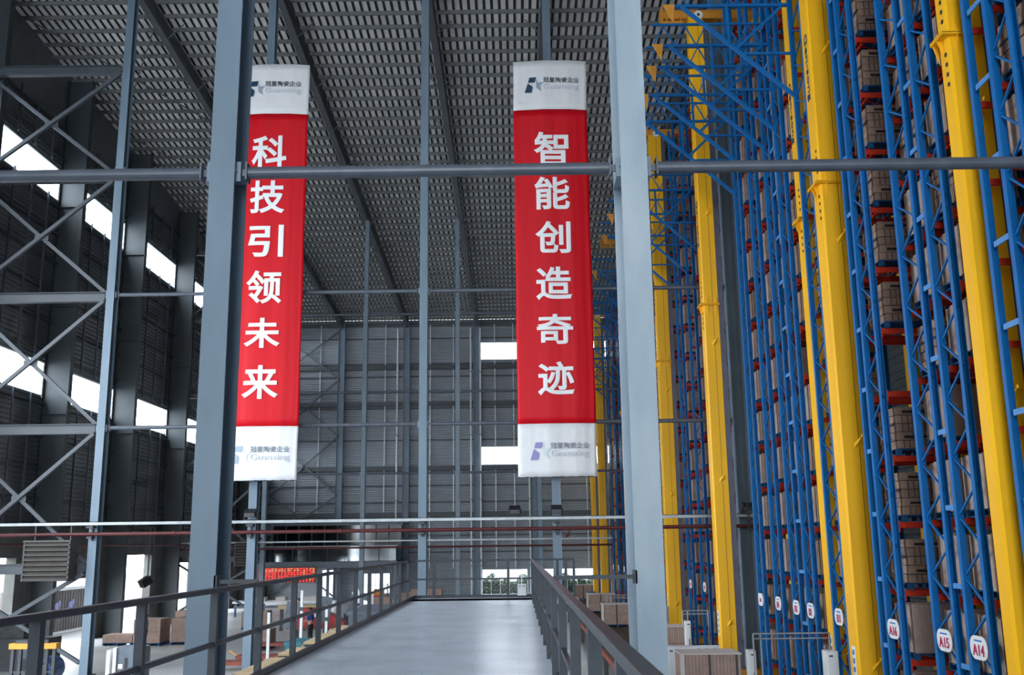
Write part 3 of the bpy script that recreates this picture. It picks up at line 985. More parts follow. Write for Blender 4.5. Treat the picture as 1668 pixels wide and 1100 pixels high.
    p = MB().box(X - 0.012, X, Y + 0.16, Y + 0.38, 1.5, 2.4).build('notice_plate', M['white'], t)
    mb = MB()
    for k in range(4):
        mb.box(X - 0.016, X - 0.01, Y + 0.2, Y + 0.34, 1.6 + k * 0.2, 1.72 + k * 0.2)
    mb.build('notice_print', M['bluep'], p)
    return t
crane(8.2, 17.2, 'yellow crane mast before the racks tagged A14, cropped by the photo edge', w=0.66, d=0.36)
crane(8.13, 25.0, 'widest yellow crane mast, standing just before the rack tagged B1', w=0.72, d=0.6)
crane(8.5, 28.0, 'yellow crane mast showing only as a thin strip between tags B1 and B2', w=0.66, d=0.5)
crane(7.52, 38.6, 'yellow crane with its orange top beam and white sheave in view near the roof', w=0.6, d=0.55)
crane(7.43, 51.0, 'yellow crane mast between the big scuffed column and the next nearer mast')
crane(7.6, 71.0, 'yellow crane mast just showing on the banner side of the big scuffed column')
crane(7.55, 93.0, 'slim far yellow mast, first one beyond the fully visible banner edge', ztop=26.3, far=True, beam_to=2.6)
crane(7.1, 96.6, 'farthest slim yellow mast, seen below the fully visible banner corner', w=0.45, ztop=25.6, far=True, beam_to=2.2)

# ------------------------------------------------------------------ pallet racks
LV0, LVH = 0.83, 1.47
RX0, RX1 = 8.4, 9.92
def rack(yr, yl, label, tagtext=None, ztop=26.6, bracket=False, spacer_to=None, near=True):
    t = thing('pallet_rack', label, 'rack', (RX0, (yr + yl) / 2, 0), 'blue pallet racks')
    pw = 0.13
    for X in (RX0, RX1):
        for Y in (yr, yl):
            mb = MB()
            # open C-section upright
            s = 1 if Y == yr else -1
            q = pw / 2
            mb.sweep([(-q, -q), (q, -q), (q, q), (-q, q), (-q, q - 0.02), (q - 0.02, q - 0.02), (q - 0.02, -q + 0.02), (-q, -q + 0.02)], (X, Y, 0), (X, Y, ztop), (0, s, 0))
            mb.build('upright', M['blue'], t)
        mb = MB()
        z = 0.3
        k = 0
        while z < ztop - 0.8:
            a, b = (yr, yl) if k % 2 == 0 else (yl, yr)
            mb.bar((X, a, z), (X, b, z + 0.56), 0.036, 0.036)
            z += 0.56
            k += 1
        mb.build('lacing', M['blue'], t)
    k = 0
    z = LV0
    while z < ztop - 0.5:
        for Y, s in ((yr, -1), (yl, 1)):
            mb = MB()
            mb.box(RX0 + 0.07, RX1 - 0.07, Y - 0.03, Y + 0.03, z - 0.065, z + 0.065)
            if s < 0:
                mb.box(RX0 + 0.06, RX0 + 0.1, Y - 0.06, Y + 0.03, z - 0.16, z + 0.09)
            mb.build('beam', M['beam'], t)
        if near:
            mb = MB()
            for X in (RX0 + 0.35, RX1 - 0.35):
                mb.box(X - 0.03, X + 0.03, yr, yl, z + 0.01, z + 0.06)
            mb.bar((RX0 + 0.1, yr + 0.1, z - 0.05), (RX1 - 0.1, yl - 0.1, z - 0.05), 0.02)
            mb.build('support_bar', M['beam'], t)
        z += LVH
        k += 1
    if spacer_to is not None:
        z = 1.1
        while z < ztop - 1:
            MB().box(RX0 - 0.045, RX0 - 0.02, yl, spacer_to - 0.07, z - 0.05, z + 0.05).build('row_spacer', M['lblue'], t)
            z += 1.47
    if tagtext is not None:
        yc = (yr + yl) / 2
        pts = []
        w2, h2, rr = min(0.34, abs(yl - yr) / 2 - 0.03), 0.21, 0.19
        for cx, cz, a0 in ((w2 - rr, h2 - rr, 0), (-w2 + rr, h2 - rr, 90), (-w2 + rr, -h2 + rr, 180), (w2 - rr, -h2 + rr, 270)):
            for k in range(6):
                a = radians(a0 + k * 18)
                pts.append((cx + rr * cos(a), cz + rr * sin(a)))
        mb = MB()
        n = len(pts)
        mb.add([(RX0 - 0.085, yc - a, 2.98 + b) for a, b in pts] + [(RX0 - 0.07, yc - a, 2.98 + b) for a, b in pts],
               [tuple(range(n - 1, -1, -1)), tuple(range(n, 2 * n))] + [(i, (i + 1) % n, n + (i + 1) % n, n + i) for i in range(n)])
        p = mb.build('tag_plate', M['white'], t)
        if tagtext:
            text_obj('tag_text', tagtext, p, (RX0 - 0.086, yc, 2.94), (0, -1, 0), (0, 0, 1), w2 * (1.35 if len(tagtext) > 2 else 0.8), 0.2, M['crimson'], 0.02)
            MB().box(RX0 - 0.09, RX0 - 0.085, yc - w2 * 0.45, yc + w2 * 0.45, 3.09, 3.12).build('tag_line', M['bluep'], p)
        else:
            MB().box(RX0 - 0.09, RX0 - 0.085, yc - w2 * 0.35, yc + w2 * 0.35, 2.9, 3.02).build('tag_print', M['crimson'], p)
    if bracket:
        zc = 20.75
        xl = 4.62
        Y = yl
        mb = MB()
        mb.bar((xl, Y, zc), (RX0, Y, zc), 0.09).bar((xl, Y, zc + 0.75), (RX0, Y, zc + 0.75), 0.07)
        xx = xl
        while xx < RX0 - 0.4:
            mb.bar((xx, Y, zc + 0.02), (xx + 0.35, Y, zc + 0.73), 0.04).bar((xx + 0.35, Y, zc + 0.73), (xx + 0.7, Y, zc + 0.02), 0.04)
            xx += 0.7
        mb.build('bracket_truss', M['blue'], t)
        MB().bar((5.15, Y, zc - 0.02), (RX0 - 0.03, Y, 17.8), 0.1).build('bracket_strut', M['blue'], t)
        mb = MB()
        mb.bar((6.5, Y, zc - 0.05), (6.52, Y, 19.5), 0.08).bar((6.74, Y, 19.35), (8.15, Y, zc - 0.05), 0.08).bar((6.95, Y, 19.17), (RX0, Y, 19.17), 0.07)
        mb.build('bracket_brace', M['blue'], t)
        mb = MB()
        mb.add([(xl - 0.05, Y - 0.06, zc + 0.04), (xl + 0.32, Y - 0.06, zc + 0.04), (xl + 0.25, Y - 0.06, zc - 0.55),
                (xl - 0.05, Y - 0.04, zc + 0.04), (xl + 0.32, Y - 0.04, zc + 0.04), (xl + 0.25, Y - 0.04, zc - 0.55)],
               [(2, 1, 0), (3, 4, 5), (0, 1, 4, 3), (1, 2, 5, 4), (2, 0, 3, 5)])
        mb.build('end_gusset', M['orange'], t)
    return t
# (near post, far post, tag, label, lowest visible level, levels shown, bracket, spacer)
RK = [
    (15.30, 16.05, None, 'blue pallet rack cropped by the photo edge beside the nearest crane', 2, 8, False, 16.75, 'the cropped rack by the photo edge'),
    (16.78, 16.95, None, None, 0, 0, False, None, ''),
    (18.40, 19.27, 'A14', 'blue pallet rack carrying the white tag A14', 1, 10, False, 19.82, 'rack A14'),
    (19.84, 20.80, 'A15', 'blue pallet rack carrying the white tag A15', 1, 10, False, None, 'rack A15'),
    (22.60, 23.45, 'A16', 'blue pallet rack carrying the white tag A16', 0, 12, False, 23.9, 'rack A16'),
    (26.32, 27.38, 'B1', 'blue pallet rack with tag B1 just behind the widest yellow mast', 0, 12, True, None, 'rack B1'),
    (29.00, 29.80, 'B2', 'blue pallet rack with tag B2 beside the thin strip of yellow mast', 0, 14, True, 30.5, 'rack B2'),
    (30.50, 31.30, 'B3', 'blue pallet rack with tag B3, second from the thin yellow strip', 0, 14, True, None, 'rack B3'),
    (32.55, 33.45, 'B4', 'blue pallet rack with tag B4, next to the dark column rack', 0, 15, True, None, 'rack B4'),
    (34.95, 35.75, '', 'blue pallet rack right beside the broad dark grey column', 0, 15, True, None, 'the rack beside the dark column'),
    (42.10, 43.30, '', 'blue pallet rack just behind the crane with the white sheave', 0, 16, True, None, 'first rack beyond the sheave crane'),
    (44.95, 46.70, '', 'second blue pallet rack beyond the crane with the white sheave', 0, 16, True, None, 'second rack beyond the sheave crane'),
    (48.85, 50.20, '', 'third blue pallet rack beyond the crane with the white sheave', 0, 16, True, None, 'third rack beyond the sheave crane'),
    (56.10, 57.10, '', 'fourth blue pallet rack beyond the sheave crane, by the big scuffed column', 0, 16, True, None, 'fourth rack beyond the sheave crane'),
    (59.5, 60.6, '', 'fifth blue pallet rack beyond the crane with the white sheave', 0, 0, True, None, ''),
    (63.5, 64.6, '', 'sixth blue pallet rack beyond the crane with the white sheave', 0, 0, True, None, ''),
    (67.0, 68.1, '', 'seventh blue pallet rack beyond the crane with the white sheave', 0, 0, True, None, ''),
    (75.0, 76.2, '', 'eighth blue pallet rack beyond the sheave crane, deep in the hall', 0, 0, True, None, ''),
    (79.5, 80.7, '', 'ninth blue pallet rack beyond the sheave crane, deep in the hall', 0, 0, True, None, ''),
    (84.0, 85.2, '', 'tenth blue pallet rack beyond the sheave crane, deep in the hall', 0, 0, True, None, ''),
    (88.5, 89.7, '', 'farthest blue pallet rack before the end wall', 0, 0, True, None, ''),
]
ORD = ['lowest', 'second', 'third', 'fourth', 'fifth', 'sixth', 'seventh', 'eighth', 'ninth', 'tenth', 'eleventh', 'twelfth', 'thirteenth', 'fourteenth', 'fifteenth', 'sixteenth', 'seventeenth']

# one pallet and three kinds of carton stack, made once per rack depth
def pallet_mesh(w, d):
    mb = MB()
    for k in range(5):
        y0 = -d / 2 + k * (d - 0.14) / 4
        mb.box(-w / 2, w / 2, y0, y0 + 0.14, 0.12, 0.145)
    for X in (-w / 2 + 0.06, 0, w / 2 - 0.06):
        mb.box(X - 0.05, X + 0.05, -d / 2, d / 2, 0.0, 0.03)
        for Y in (-d / 2 + 0.07, 0, d / 2 - 0.07):
            mb.box(X - 0.055, X + 0.055, Y - 0.06, Y + 0.06, 0.03, 0.12)
    return mb
def tier_mesh(w, d, h, nx, ny, gap=0.012, rnd=None):
    mb = MB()
    for i in range(nx):
        for j in range(ny):
            x0 = -w / 2 + w * i / nx
            y0 = -d / 2 + d * j / ny
            e = rnd.uniform(-0.01, 0.01) if rnd else 0
            mb.box(x0 + gap / 2, x0 + w / nx - gap / 2, y0 + gap / 2 + e, y0 + d / ny - gap / 2 + e, 0.006, h - 0.008)
    return mb
def mesh_only(mb, name, ms):
    me = bpy.data.meshes.new(name)
    me.from_pydata(mb.v, [], mb.f)
    ms = ms if isinstance(ms, list) else [ms]
    for m in ms:
        me.materials.append(m)
    if len(ms) > 1:
        me.polygons.foreach_set('material_index', mb.m)
    me.update()
    return me
cache = {}
def shared(key, fn):
    if key not in cache:
        cache[key] = fn()
    return cache[key]
def link(name, me, parent=None, loc=(0, 0, 0)):
    o = bpy.data.objects.new(name, me)
    COL.objects.link(o)
    if parent is not None:
        o.parent = parent
    o.location = loc
    return o

def load(xc, yc, z, d, where, ordn, near, style, rnd, w=1.16, h=0.95):
    p = link('pallet', shared(('p', d, w), lambda: mesh_only(pallet_mesh(w + 0.06, d), 'pallet', M['pallet'])), None, (xc, yc, z))
    tag(p, 'blue pallet under the cartons, %s shelf up of %s' % (ordn, where), 'pallet', 'blue pallets in the racks')
    s = bpy.data.objects.new('carton_stack', None) if near else None
    lab = '%s carton stack, %s shelf up of %s' % ({0: 'brown tiered', 1: 'plain pale', 2: 'banded brown'}[style], ordn, where)
    zz = z + 0.148
    if near and style != 1:
        s.location = (xc, yc, zz)
        COL.objects.link(s)
        nt = 5 if style == 0 else 4
        th = h / nt
        for k in range(nt):
            v = (k + rnd.randint(0, 1)) % 2
            me = shared(('t', style, d, v, w, h), lambda: mesh_only(tier_mesh(w, d, th, 2 + v, 7 - v if d > 0.9 else 5 + v, 0.02, random.Random(v + 5)), 'carton_tier', M['carton'] if style == 0 else M['cartonp']))
            link('carton_tier', me, s, (rnd.uniform(-0.012, 0.012), rnd.uniform(-0.012, 0.012), k * th))
        if style == 0:
            def prints():
                mb = MB()
                for q in (1, 4):
                    mb.box(-w * 0.36, w * 0.3, -d / 2 - 0.016, -d / 2 - 0.005, th * q + 0.05, th * q + 0.1)
                for q in (1, 3, 4):
                    for i in range(7):
                        a = -w * 0.38 + i * w * 0.11
                        mb.box(a, a + 0.012, -d / 2 - 0.016, -d / 2 - 0.005, th * (q - 1) + 0.02, th * q - 0.01)
                mb.box(-w / 2 - 0.016, -w / 2 - 0.005, -d * 0.42, d * 0.42, th * 3 - 0.035, th * 3 + 0.02)
                return mesh_only(mb, 'printed_band', M['strap'])
            link('printed_band', shared(('pr', d, w, h), prints), s, (0, 0, 0))
        if style == 2:
            def bands():
                mb = MB()
                for q in (0.28, 0.66):
                    mb.box(-w / 2 - 0.012, w / 2 + 0.012, -d / 2 - 0.014, d / 2 + 0.014, h * q, h * q + 0.045)
                return mesh_only(mb, 'strap', M['strap'])
            link('strap', shared(('b', d, w, h), bands), s, (0, 0, 0))
    else:
        v = rnd.randint(0, 1)
        def plain():
            mb = MB()
            n = 6 + v * 3
            for j in range(n):
                y0 = -d / 2 + d * j / n
                mb.box(-w / 2, w / 2, y0 + 0.006, y0 + d / n - 0.006, 0, h - 0.02 * (j % 2))
            for q in (0.5,):
                mb.box(-w / 2 + 0.01, w / 2 - 0.01, -d / 2 + 0.01, d / 2 - 0.01, 0.0, h - 0.03)
            return mesh_only(mb, 'carton_stack', M['cartonp'] if style == 1 else M['carton'])
        me = shared(('s', style, d, v, w, h), plain)
        s = link('carton_stack', me, None, (xc, yc, zz))
    tag(s, lab, 'cartons', 'carton stacks in the racks')

rnd = random.Random(11)
for yr, yl, tg, lab, lo, nlev, br, sp, where in RK:
    if lab is None:
        continue
    near = yr < 28
    rack(yr, yl, lab, tg, 26.6, br, sp, yr < 45)
    for k in range(nlev):
        lvl = lo + k
        z = LV0 + LVH * lvl + 0.066
        if z > 25.6:
            break
        if rnd.random() < 0.06 and k > 1:
            continue
        d = 1.2 if yl - yr > 1.2 else 1.06
        st = rnd.choice([0, 0, 2, 1]) if near else rnd.choice([0, 1, 1, 2])
        if tg in ('A14', 'A15') and z < 7:
            st = 1
        if tg == 'A16':
            st = 0 if z > 3.6 else 1
        load(RX0 + 0.76, (yr + yl) / 2 - 0.02, z, d, where, ORD[k], near, st, rnd, h=0.95 if st != 1 else 1.02)
# the partner frame of rack A16 and the inner frame beside the nearest crane show only posts
def frame_only(Y, label):
    t = thing('rack_upright', label, 'rack post', (RX0, Y, 0), 'blue pallet racks')
    for X in (RX0, RX1):
        MB().box(X - 0.06, X + 0.06, Y - 0.06, Y + 0.06, 0, 26.6).build('upright', M['blue'], t)
    z = 0.83
    while z < 26:
        MB().box(RX0 + 0.07, RX1 - 0.07, Y - 0.03, Y + 0.03, z - 0.06, z + 0.06).build('beam', M['beam'], t)
        z += LVH
frame_only(23.92, 'single blue rack post between tag A16 and the widest yellow mast')
frame_only(16.82, 'single blue rack post beside the nearest cropped yellow mast')

# ------------------------------------------------------------------ conveyors with strapped carton blocks
def conv_proto(x0, x1, y0, y1, label):
    t = thing('roller_conveyor', label, 'conveyor', ((x0 + x1) / 2, y0, 0), 'roller conveyor sections')
    for X in (x0, x1):
        MB().box(X - 0.04, X + 0.04, y0, y1 - 0.05, 0.72, 0.9).build('side_rail', M['rust'], t)
    for X in (x0, x1):
        for Y in (y0 + 0.25, y1 - 0.35):
            MB().box(X - 0.05, X + 0.05, Y - 0.05, Y + 0.05, 0, 0.72).build('leg', M['dark'], t)
    n = int((y1 - y0) / 0.24)
    r0 = None
    for k in range(n):
        Y = y0 + 0.12 + k * 0.24
        if r0 is None:
            r0 = MB().tube((x0 + 0.04, Y, 0.87), (x1 - 0.04, Y, 0.87), 0.05, 10).build('roller', M['roller'], t, origin=((x0 + x1) / 2, Y, 0.87))
        else:
            o = r0.copy()
            COL.objects.link(o)
            o.location = (r0.location.x, r0.location.y + 0.24 * k, r0.location.z)
    MB().box(x0 + 0.1, x1 - 0.1, y0 + 0.2, y1 - 0.3, 0.55, 0.6).build('drip_tray', M['dark'], t)
    return t
LABC = ['nearest the camera, under the big carton block', 'second', 'third', 'fourth', 'fifth', 'sixth', 'seventh', 'eighth', 'ninth', 'tenth', 'eleventh', 'twelfth', 'thirteenth', 'fourteenth']
c0 = conv_proto(3.6, 5.75, 24.0, 28.6, 'roller conveyor section %s' % LABC[0])
for k in range(1, 11):
    cc = copy_tree(c0, (c0.location.x - 0.35, 34.4 + 4.6 * (k - 1), 0))
    cc['label'] = '%s roller conveyor section counted along the line from the big carton block' % LABC[k]

def block(x0, x1, y0, y1, z0, z1, label, straps=(0.47, 0.93), cap=True):
    t = thing('strapped_carton_block', label, 'cartons', ((x0 + x1) / 2, y0, z0), 'strapped carton blocks')
    mb = MB()
    nx = max(2, int(round((x1 - x0) / 0.085)))
    ny = max(1, int(round((y1 - y0) / 0.6)))
    nz = 2
    for i in range(nx):
        for j in range(ny):
            for k in range(nz):
                a = x0 + (x1 - x0) * i / nx
                b = y0 + (y1 - y0) * j / ny
                c_ = z0 + (z1 - z0) * k / nz
                e = random.uniform(-0.006, 0.006)
                mb.box(a + 0.003, a + (x1 - x0) / nx - 0.003, b + e, b + (y1 - y0) / ny - 0.01 + e, c_ + 0.003, c_ + (z1 - z0) / nz - 0.004)
    mb.build('cartons', M['cartonw'], t)
    for s in straps:
        a = x0 + (x1 - x0) * s
        mb = MB()
        mb.box(a - 0.028, a + 0.028, y0 - 0.02, y1 + 0.02, z0, z1 + 0.012)
        mb.build('strap', M['strap'], t)
    if cap:
        mb = MB()
        mb.box(x0 - 0.025, x1 + 0.025, y0 - 0.025, y1 + 0.025, z1, z1 + 0.03)
        mb.box(x0 - 0.03, x0 + 0.06, y0 - 0.03, y0 + 0.06, z0 + 0.02, z1 + 0.02)
        mb.build('edge_cap', M['cap'], t)
    return t
def skid(x0, x1, y0, y1, z, label):
    mb = MB()
    mb.box(x0, x1, y0, y1, z + 0.1, z + 0.13)
    for X in (x0 + 0.05, (x0 + x1) / 2, x1 - 0.05):
        mb.box(X - 0.05, X + 0.05, y0, y1, z, z + 0.1)
    tag(mb.build('pallet', M['pallet'], None, ((x0 + x1) / 2, y0, z)), label, 'pallet', 'pallets under carton blocks')
CB = [
    (3.98, 5.42, 25.5, 26.6, 0.92, 2.22, 'largest strapped carton block, in front of the white sheave crane base'),
    (4.13, 5.58, 50.6, 51.7, 0.92, 2.0, 'strapped carton block beside the big scuffed column, nearest of three in a line'),
    (4.10, 5.72, 60.9, 62.0, 0.92, 2.0, 'strapped carton block in the middle of three on the conveyor line'),
    (4.1, 5.5, 75.0, 76.1, 0.92, 2.0, 'strapped carton block farthest of three on the conveyor line'),
]
for b in CB:
    block(b[0], b[1], b[2], b[3], b[4] + 0.13, b[5], b[6])
    skid(b[0], b[1], b[2], b[3], b[4], 'dark pallet under the ' + b[6].split(',')[0])
# transfer stands
def stand(x0, x1, y0, y1, h, label):
    t = thing('transfer_stand', label, 'stand', ((x0 + x1) / 2, y0, 0), 'pallet transfer stands')
    MB().box(x0, x1, y0, y1, h - 0.12, h).build('table_top', M['rust'], t)
    for X in (x0 + 0.08, x1 - 0.08):
        for Y in (y0 + 0.08, y1 - 0.08):
            MB().box(X - 0.05, X + 0.05, Y - 0.05, Y + 0.05, 0, h - 0.12).build('leg', M['dark'], t)
block(4.7, 5.82, 36.4, 37.4, 0.92, 2.02, 'brown carton block on a stand behind the white cabinet', straps=())
stand(6.3, 7.2, 48.2, 49.3, 0.95, 'transfer stand under the striped carton block by the third mast')
block(6.4, 7.05, 48.2, 49.2, 0.95, 1.98, 'striped carton block between the scuffed column and the third mast', straps=())

# cabinets and tube barriers by the cranes
def cabinet(x0, x1, y0, y1, z0, z1, label, doors=1):
    t = thing('control_cabinet', label, 'cabinet', ((x0 + x1) / 2, y0, 0), 'pale control cabinets')
    MB().box(x0, x1, y0, y1, z0, z1).build('body', M['white'], t)
    for k in range(doors):
        a, b = x0 + (x1 - x0) * k / doors, x0 + (x1 - x0) * (k + 1) / doors
        dr = MB().box(a + 0.03, b - 0.03, y0 - 0.018, y0, z0 + 0.06, z1 - 0.06).build('door', M['white'], t)
        MB().box(b - 0.09, b - 0.06, y0 - 0.03, y0 - 0.018, z0 + (z1 - z0) * 0.45, z0 + (z1 - z0) * 0.6).build('handle', M['black'], dr)
        MB().box(a + 0.06, a + 0.16, y0 - 0.022, y0 - 0.016, z1 - 0.14, z1 - 0.1).build('name_plate', M['black'], dr)
    if z0 > 0:
        MB().box(x0 + 0.02, x1 - 0.02, y0 + 0.02, y1 - 0.02, 0, z0).build('plinth', M['dark'], t)
cabinet(4.72, 5.62, 33.0, 33.5, 0.1, 1.68, 'white control cabinet beside the foot of the big scuffed column')
cabinet(6.5, 7.4, 38.3, 38.42, 0.45, 1.2, 'low white triple cabinet before the white sheave crane', 3)
cabinet(8.0, 8.3, 28.0 - 0.9, 27.5, 0.5, 2.1, 'pale grey cabinet on a post beside the thin yellow strip mast')
cabinet(6.62, 6.82, 30.0, 30.4, 0.3, 1.85, 'narrow pale cabinet at the end of the nearer tube barrier')
cabinet(6.45, 6.65, 40.0, 40.4, 0.3, 1.95, 'narrow pale cabinet at the farther tube barrier')
def barrier(x0, x1, Y, h, label):
    t = thing('tube_barrier', label, 'barrier', ((x0 + x1) / 2, Y, 0), 'grey tube barriers')
    r = 0.022
    for z in (h, h - 0.13):
        MB().tube((x0, Y, z), (x1, Y, z), r, 10).build('rail', M['galv'], t)
    for X in (x0, x0 + 0.2, x1):
        MB().tube((X, Y, 0), (X, Y, h), r, 10).build('post', M['galv'], t)
barrier(6.3, 8.35, 27.9, 2.49, 'grey tube barrier in front of the racks tagged B2 to B4')
barrier(6.45, 7.45, 40.6, 2.3, 'grey tube barrier behind the white sheave crane')
barrier(4.6, 6.6, 53.5, 2.3, 'low grey tube barrier seen behind the big scuffed column')
t = thing('blue_drum', 'small blue drum standing on the conveyor line by the far carton blocks', 'drum', (5.0, 70.3, 0.92))
MB().tube((5.0, 70.3, 0.92), (5.0, 70.3, 1.75), 0.28, 18).build('body', M['bluebox'], t)
for z in (0.95, 1.3, 1.7):
    MB().tube((5.0, 70.3, z), (5.0, 70.3, z + 0.04), 0.295, 18).build('hoop', M['bluebox'], t)

# ------------------------------------------------------------------ mezzanine and display board
mz = MB()
mz.box(-22.6, -10.4, 88, YB - 0.9, 3.35, 3.62)
mz.box(-22.6, -10.4, 87.9, 88.05, 3.2, 3.72)
mez = struct(mz.build('mezzanine_floor', M['pipe']))
mb = MB()
for X in (-22.4, -16.4, -10.6):
    mb.box(X - 0.12, X + 0.12, 88.1, 88.34, 0, 3.35)
mb.build('mezzanine_post', M['pipe'], mez)
t = thing('glass_balustrade', 'blue-tinted glass balustrade along the mezzanine edge', 'balustrade', (-16.5, 88.1, 3.62))
N = 8
for i in range(N):
    a = -22.5 + 12.0 * i / N
    MB().box(a + 0.04, a + 1.46, 88.08, 88.1, 3.75, 5.0).build('glass_panel', M['balglass'], t)
    MB().box(a - 0.03, a + 0.03, 88.06, 88.13, 3.62, 5.05).build('post', M['rail'], t)
MB().box(-22.55, -10.4, 88.05, 88.14, 5.0, 5.06).build('top_rail', M['galv'], t)
t = thing('glazed_office', 'dark glazed office front at the back of the mezzanine', 'office', (-16.5, 93, 3.62))
for i in range(10):
    a = -22.4 + 1.18 * i
    m = M['girtw'] if i in (4, 7) else M['officeglass']
    MB().box(a + 0.05, a + 1.13, 93.0, 93.03, 3.7, 6.9).build('glass_panel', M['officeglass'], t)
    MB().box(a - 0.05, a + 0.05, 92.96, 93.08, 3.62, 7.0).build('mullion', M['rail'], t)
MB().box(-22.5, -10.5, 92.9, 93.1, 6.9, 7.15).build('head_beam', M['pipe'], t)
MB().box(-22.5, -10.5, 93.1, 97.5, 7.0, 7.12).build('roof', M['pipe'], t)
MB().box(-18.6, -14.2, 93.2, 93.25, 6.2, 6.8).build('blind', M['girtw'], t)
t = thing('led_display_board', 'wide glowing red display board of tabulated text under the mezzanine', 'display', (-19.6, 87.6, 2.1))
MB().box(-22.3, -17.3, 87.6, 87.75, 2.0, 3.3).build('case', M['board'], t)
rr = random.Random(5)
for r_ in range(8):
    mr, mo = MB(), MB()
    z = 2.06 + r_ * 0.15
    for q in range(18):
        a = -22.22 + q * 0.27
        w = rr.choice([0.14, 0.2, 0.24])
        (mo if (r_ > 5 and rr.random() < 0.6) or (q > 13 and rr.random() < 0.35) else mr).box(a, a + w, 87.585, 87.6, z, z + 0.115)
    for q_, m_ in ((mr, 'led_red'), (mo, 'led_orange')):
        if q_.v:
            q_.build('row_lettering', M[m_], t)

for X in (-22.0, -17.6):
    MB().bar((X, 87.7, 3.25), (X, 88.0, 3.45), 0.05).build('hanger', M['dark'], t)

# ------------------------------------------------------------------ people
def person(X, Y, z0, label, shirt, face=180, arms='phone', h=1.7):
    t = thing('person', label, 'person', (X, Y, z0))
    k = h / 1.7
    ca, sa = cos(radians(face)), sin(radians(face))
    def P(p):
        x_, y_, z_ = p[0] * k, p[1] * k, p[2] * k
        return (x_ * ca - y_ * sa, x_ * sa + y_ * ca, z_)
    def skin(name, verts, edges, radii, m, parent):
        me = bpy.data.meshes.new(name)
        me.from_pydata([P(v) for v in verts], edges, [])
        me.materials.append(m)
        o = bpy.data.objects.new(name, me)
        COL.objects.link(o)
        o.parent = parent
        sk = o.modifiers.new('skin', 'SKIN')
        o.modifiers.new('smooth', 'SUBSURF').render_levels = 1
        for i, r in enumerate(radii):
            rx = r if isinstance(r, tuple) else (r, r)
            me.skin_vertices[0].data[i].radius = (rx[0] * k, rx[1] * k)
        me.skin_vertices[0].data[0].use_root = True
        return o
    # faces +y before turning
    V = [(0, 0, 0.93), (0, 0, 1.12), (0, 0.0, 1.34), (0, 0, 1.45), (0, 0.02, 1.53), (0, 0.03, 1.63), (0, 0.025, 1.69)]
    Rr = [(0.15, 0.10), (0.14, 0.095), (0.15, 0.10), (0.06, 0.055), (0.065, 0.075), (0.078, 0.092), (0.045, 0.05)]
    E = [(0, 1), (1, 2), (2, 3), (3, 4), (4, 5), (5, 6)]
    V.append((0, 0.125, 1.575)); Rr.append(0.014); E.append((5, 7))        # nose
    for s in (-1, 1):
        V.append((s * 0.09, 0.02, 1.585)); Rr.append(0.015); E.append((5, len(V) - 1))   # ears
    for s in (-1, 1):
        b = len(V)
        V += [(s * 0.09, 0, 0.88), (s * 0.10, 0.02, 0.48), (s * 0.105, -0.01, 0.09), (s * 0.11, 0.14, 0.035)]
        Rr += [0.09, 0.06, 0.042, 0.035]
        E += [(0, b), (b, b + 1), (b + 1, b + 2), (b + 2, b + 3)]
    hands = []
    for s in (-1, 1):
        b = len(V)
        if arms == 'phone' and s == 1:
            el, wr, hd = (0.27, 0.05, 1.12), (0.15, 0.27, 1.28), (0.12, 0.30, 1.36)
        elif arms == 'work':
            el, wr, hd = (s * 0.27, 0.04, 1.10), (s * 0.2, 0.28, 1.06), (s * 0.18, 0.37, 1.05)
        else:
            el, wr, hd = (s * 0.25, -0.02, 1.10), (s * 0.26, 0.05, 0.86), (s * 0.26, 0.07, 0.78)
        V += [(s * 0.18, 0, 1.38), el, wr, hd]
        Rr += [0.055, 0.042, 0.028, (0.035, 0.018)]
        E += [(2, b), (b, b + 1), (b + 1, b + 2), (b + 2, b + 3)]
        w, hv = Vector(wr), Vector(hd)
        d = (hv - w).normalized()
        side = d.cross(Vector((0, 1, 0.3))).normalized()
        for q, ln in ((-1.5, 0.065), (-0.5, 0.078), (0.5, 0.074), (1.5, 0.058)):
            p1 = hv + side * q * 0.018 + d * ln * 0.55
            p2 = p1 + d * ln * 0.4 + Vector((0, 0.018, 0))
            i = len(V)
            V += [tuple(p1), tuple(p2)]
            Rr += [0.009, 0.008]
            E += [(b + 3, i), (i, i + 1)]
        i = len(V)
        V += [tuple(w + d * 0.04 + side * 0.05)]
        Rr += [0.01]
        E += [(b + 3, i)]
    body = skin('body', V, E, Rr, M['skin'], t)
    sv = [(0, 0, 0.95), (0, 0, 1.12), (0, 0, 1.34), (0, 0, 1.43)]
    sr = [(0.165, 0.115), (0.155, 0.11), (0.168, 0.118), (0.08, 0.075)]
    se = [(0, 1), (1, 2), (2, 3)]
    for s in (-1, 1):
        b = len(sv)
        if arms == 'phone' and s == 1:
            el = (0.27, 0.05, 1.12)
        elif arms == 'work':
            el = (s * 0.27, 0.04, 1.10)
        else:
            el = (s * 0.25, -0.02, 1.10)
        sv += [(s * 0.18, 0, 1.38), tuple(Vector((s * 0.18, 0, 1.38)).lerp(Vector(el), 0.9))]
        sr += [0.068, 0.056]
        se += [(2, b), (b, b + 1)]
    skin('shirt', sv, se, sr, M[shirt], t)
    tv = [(0, 0, 0.97), (0, 0, 0.88)]
    tr = [(0.158, 0.112), (0.15, 0.115)]
    te = [(0, 1)]
    for s in (-1, 1):
        b = len(tv)
        tv += [(s * 0.095, 0, 0.80), (s * 0.10, 0.02, 0.48), (s * 0.105, -0.01, 0.1)]
        tr += [0.098, 0.074, 0.06]
        te += [(1, b), (b, b + 1), (b + 1, b + 2)]
    skin('trousers', tv, te, tr, M['trousers'], t)
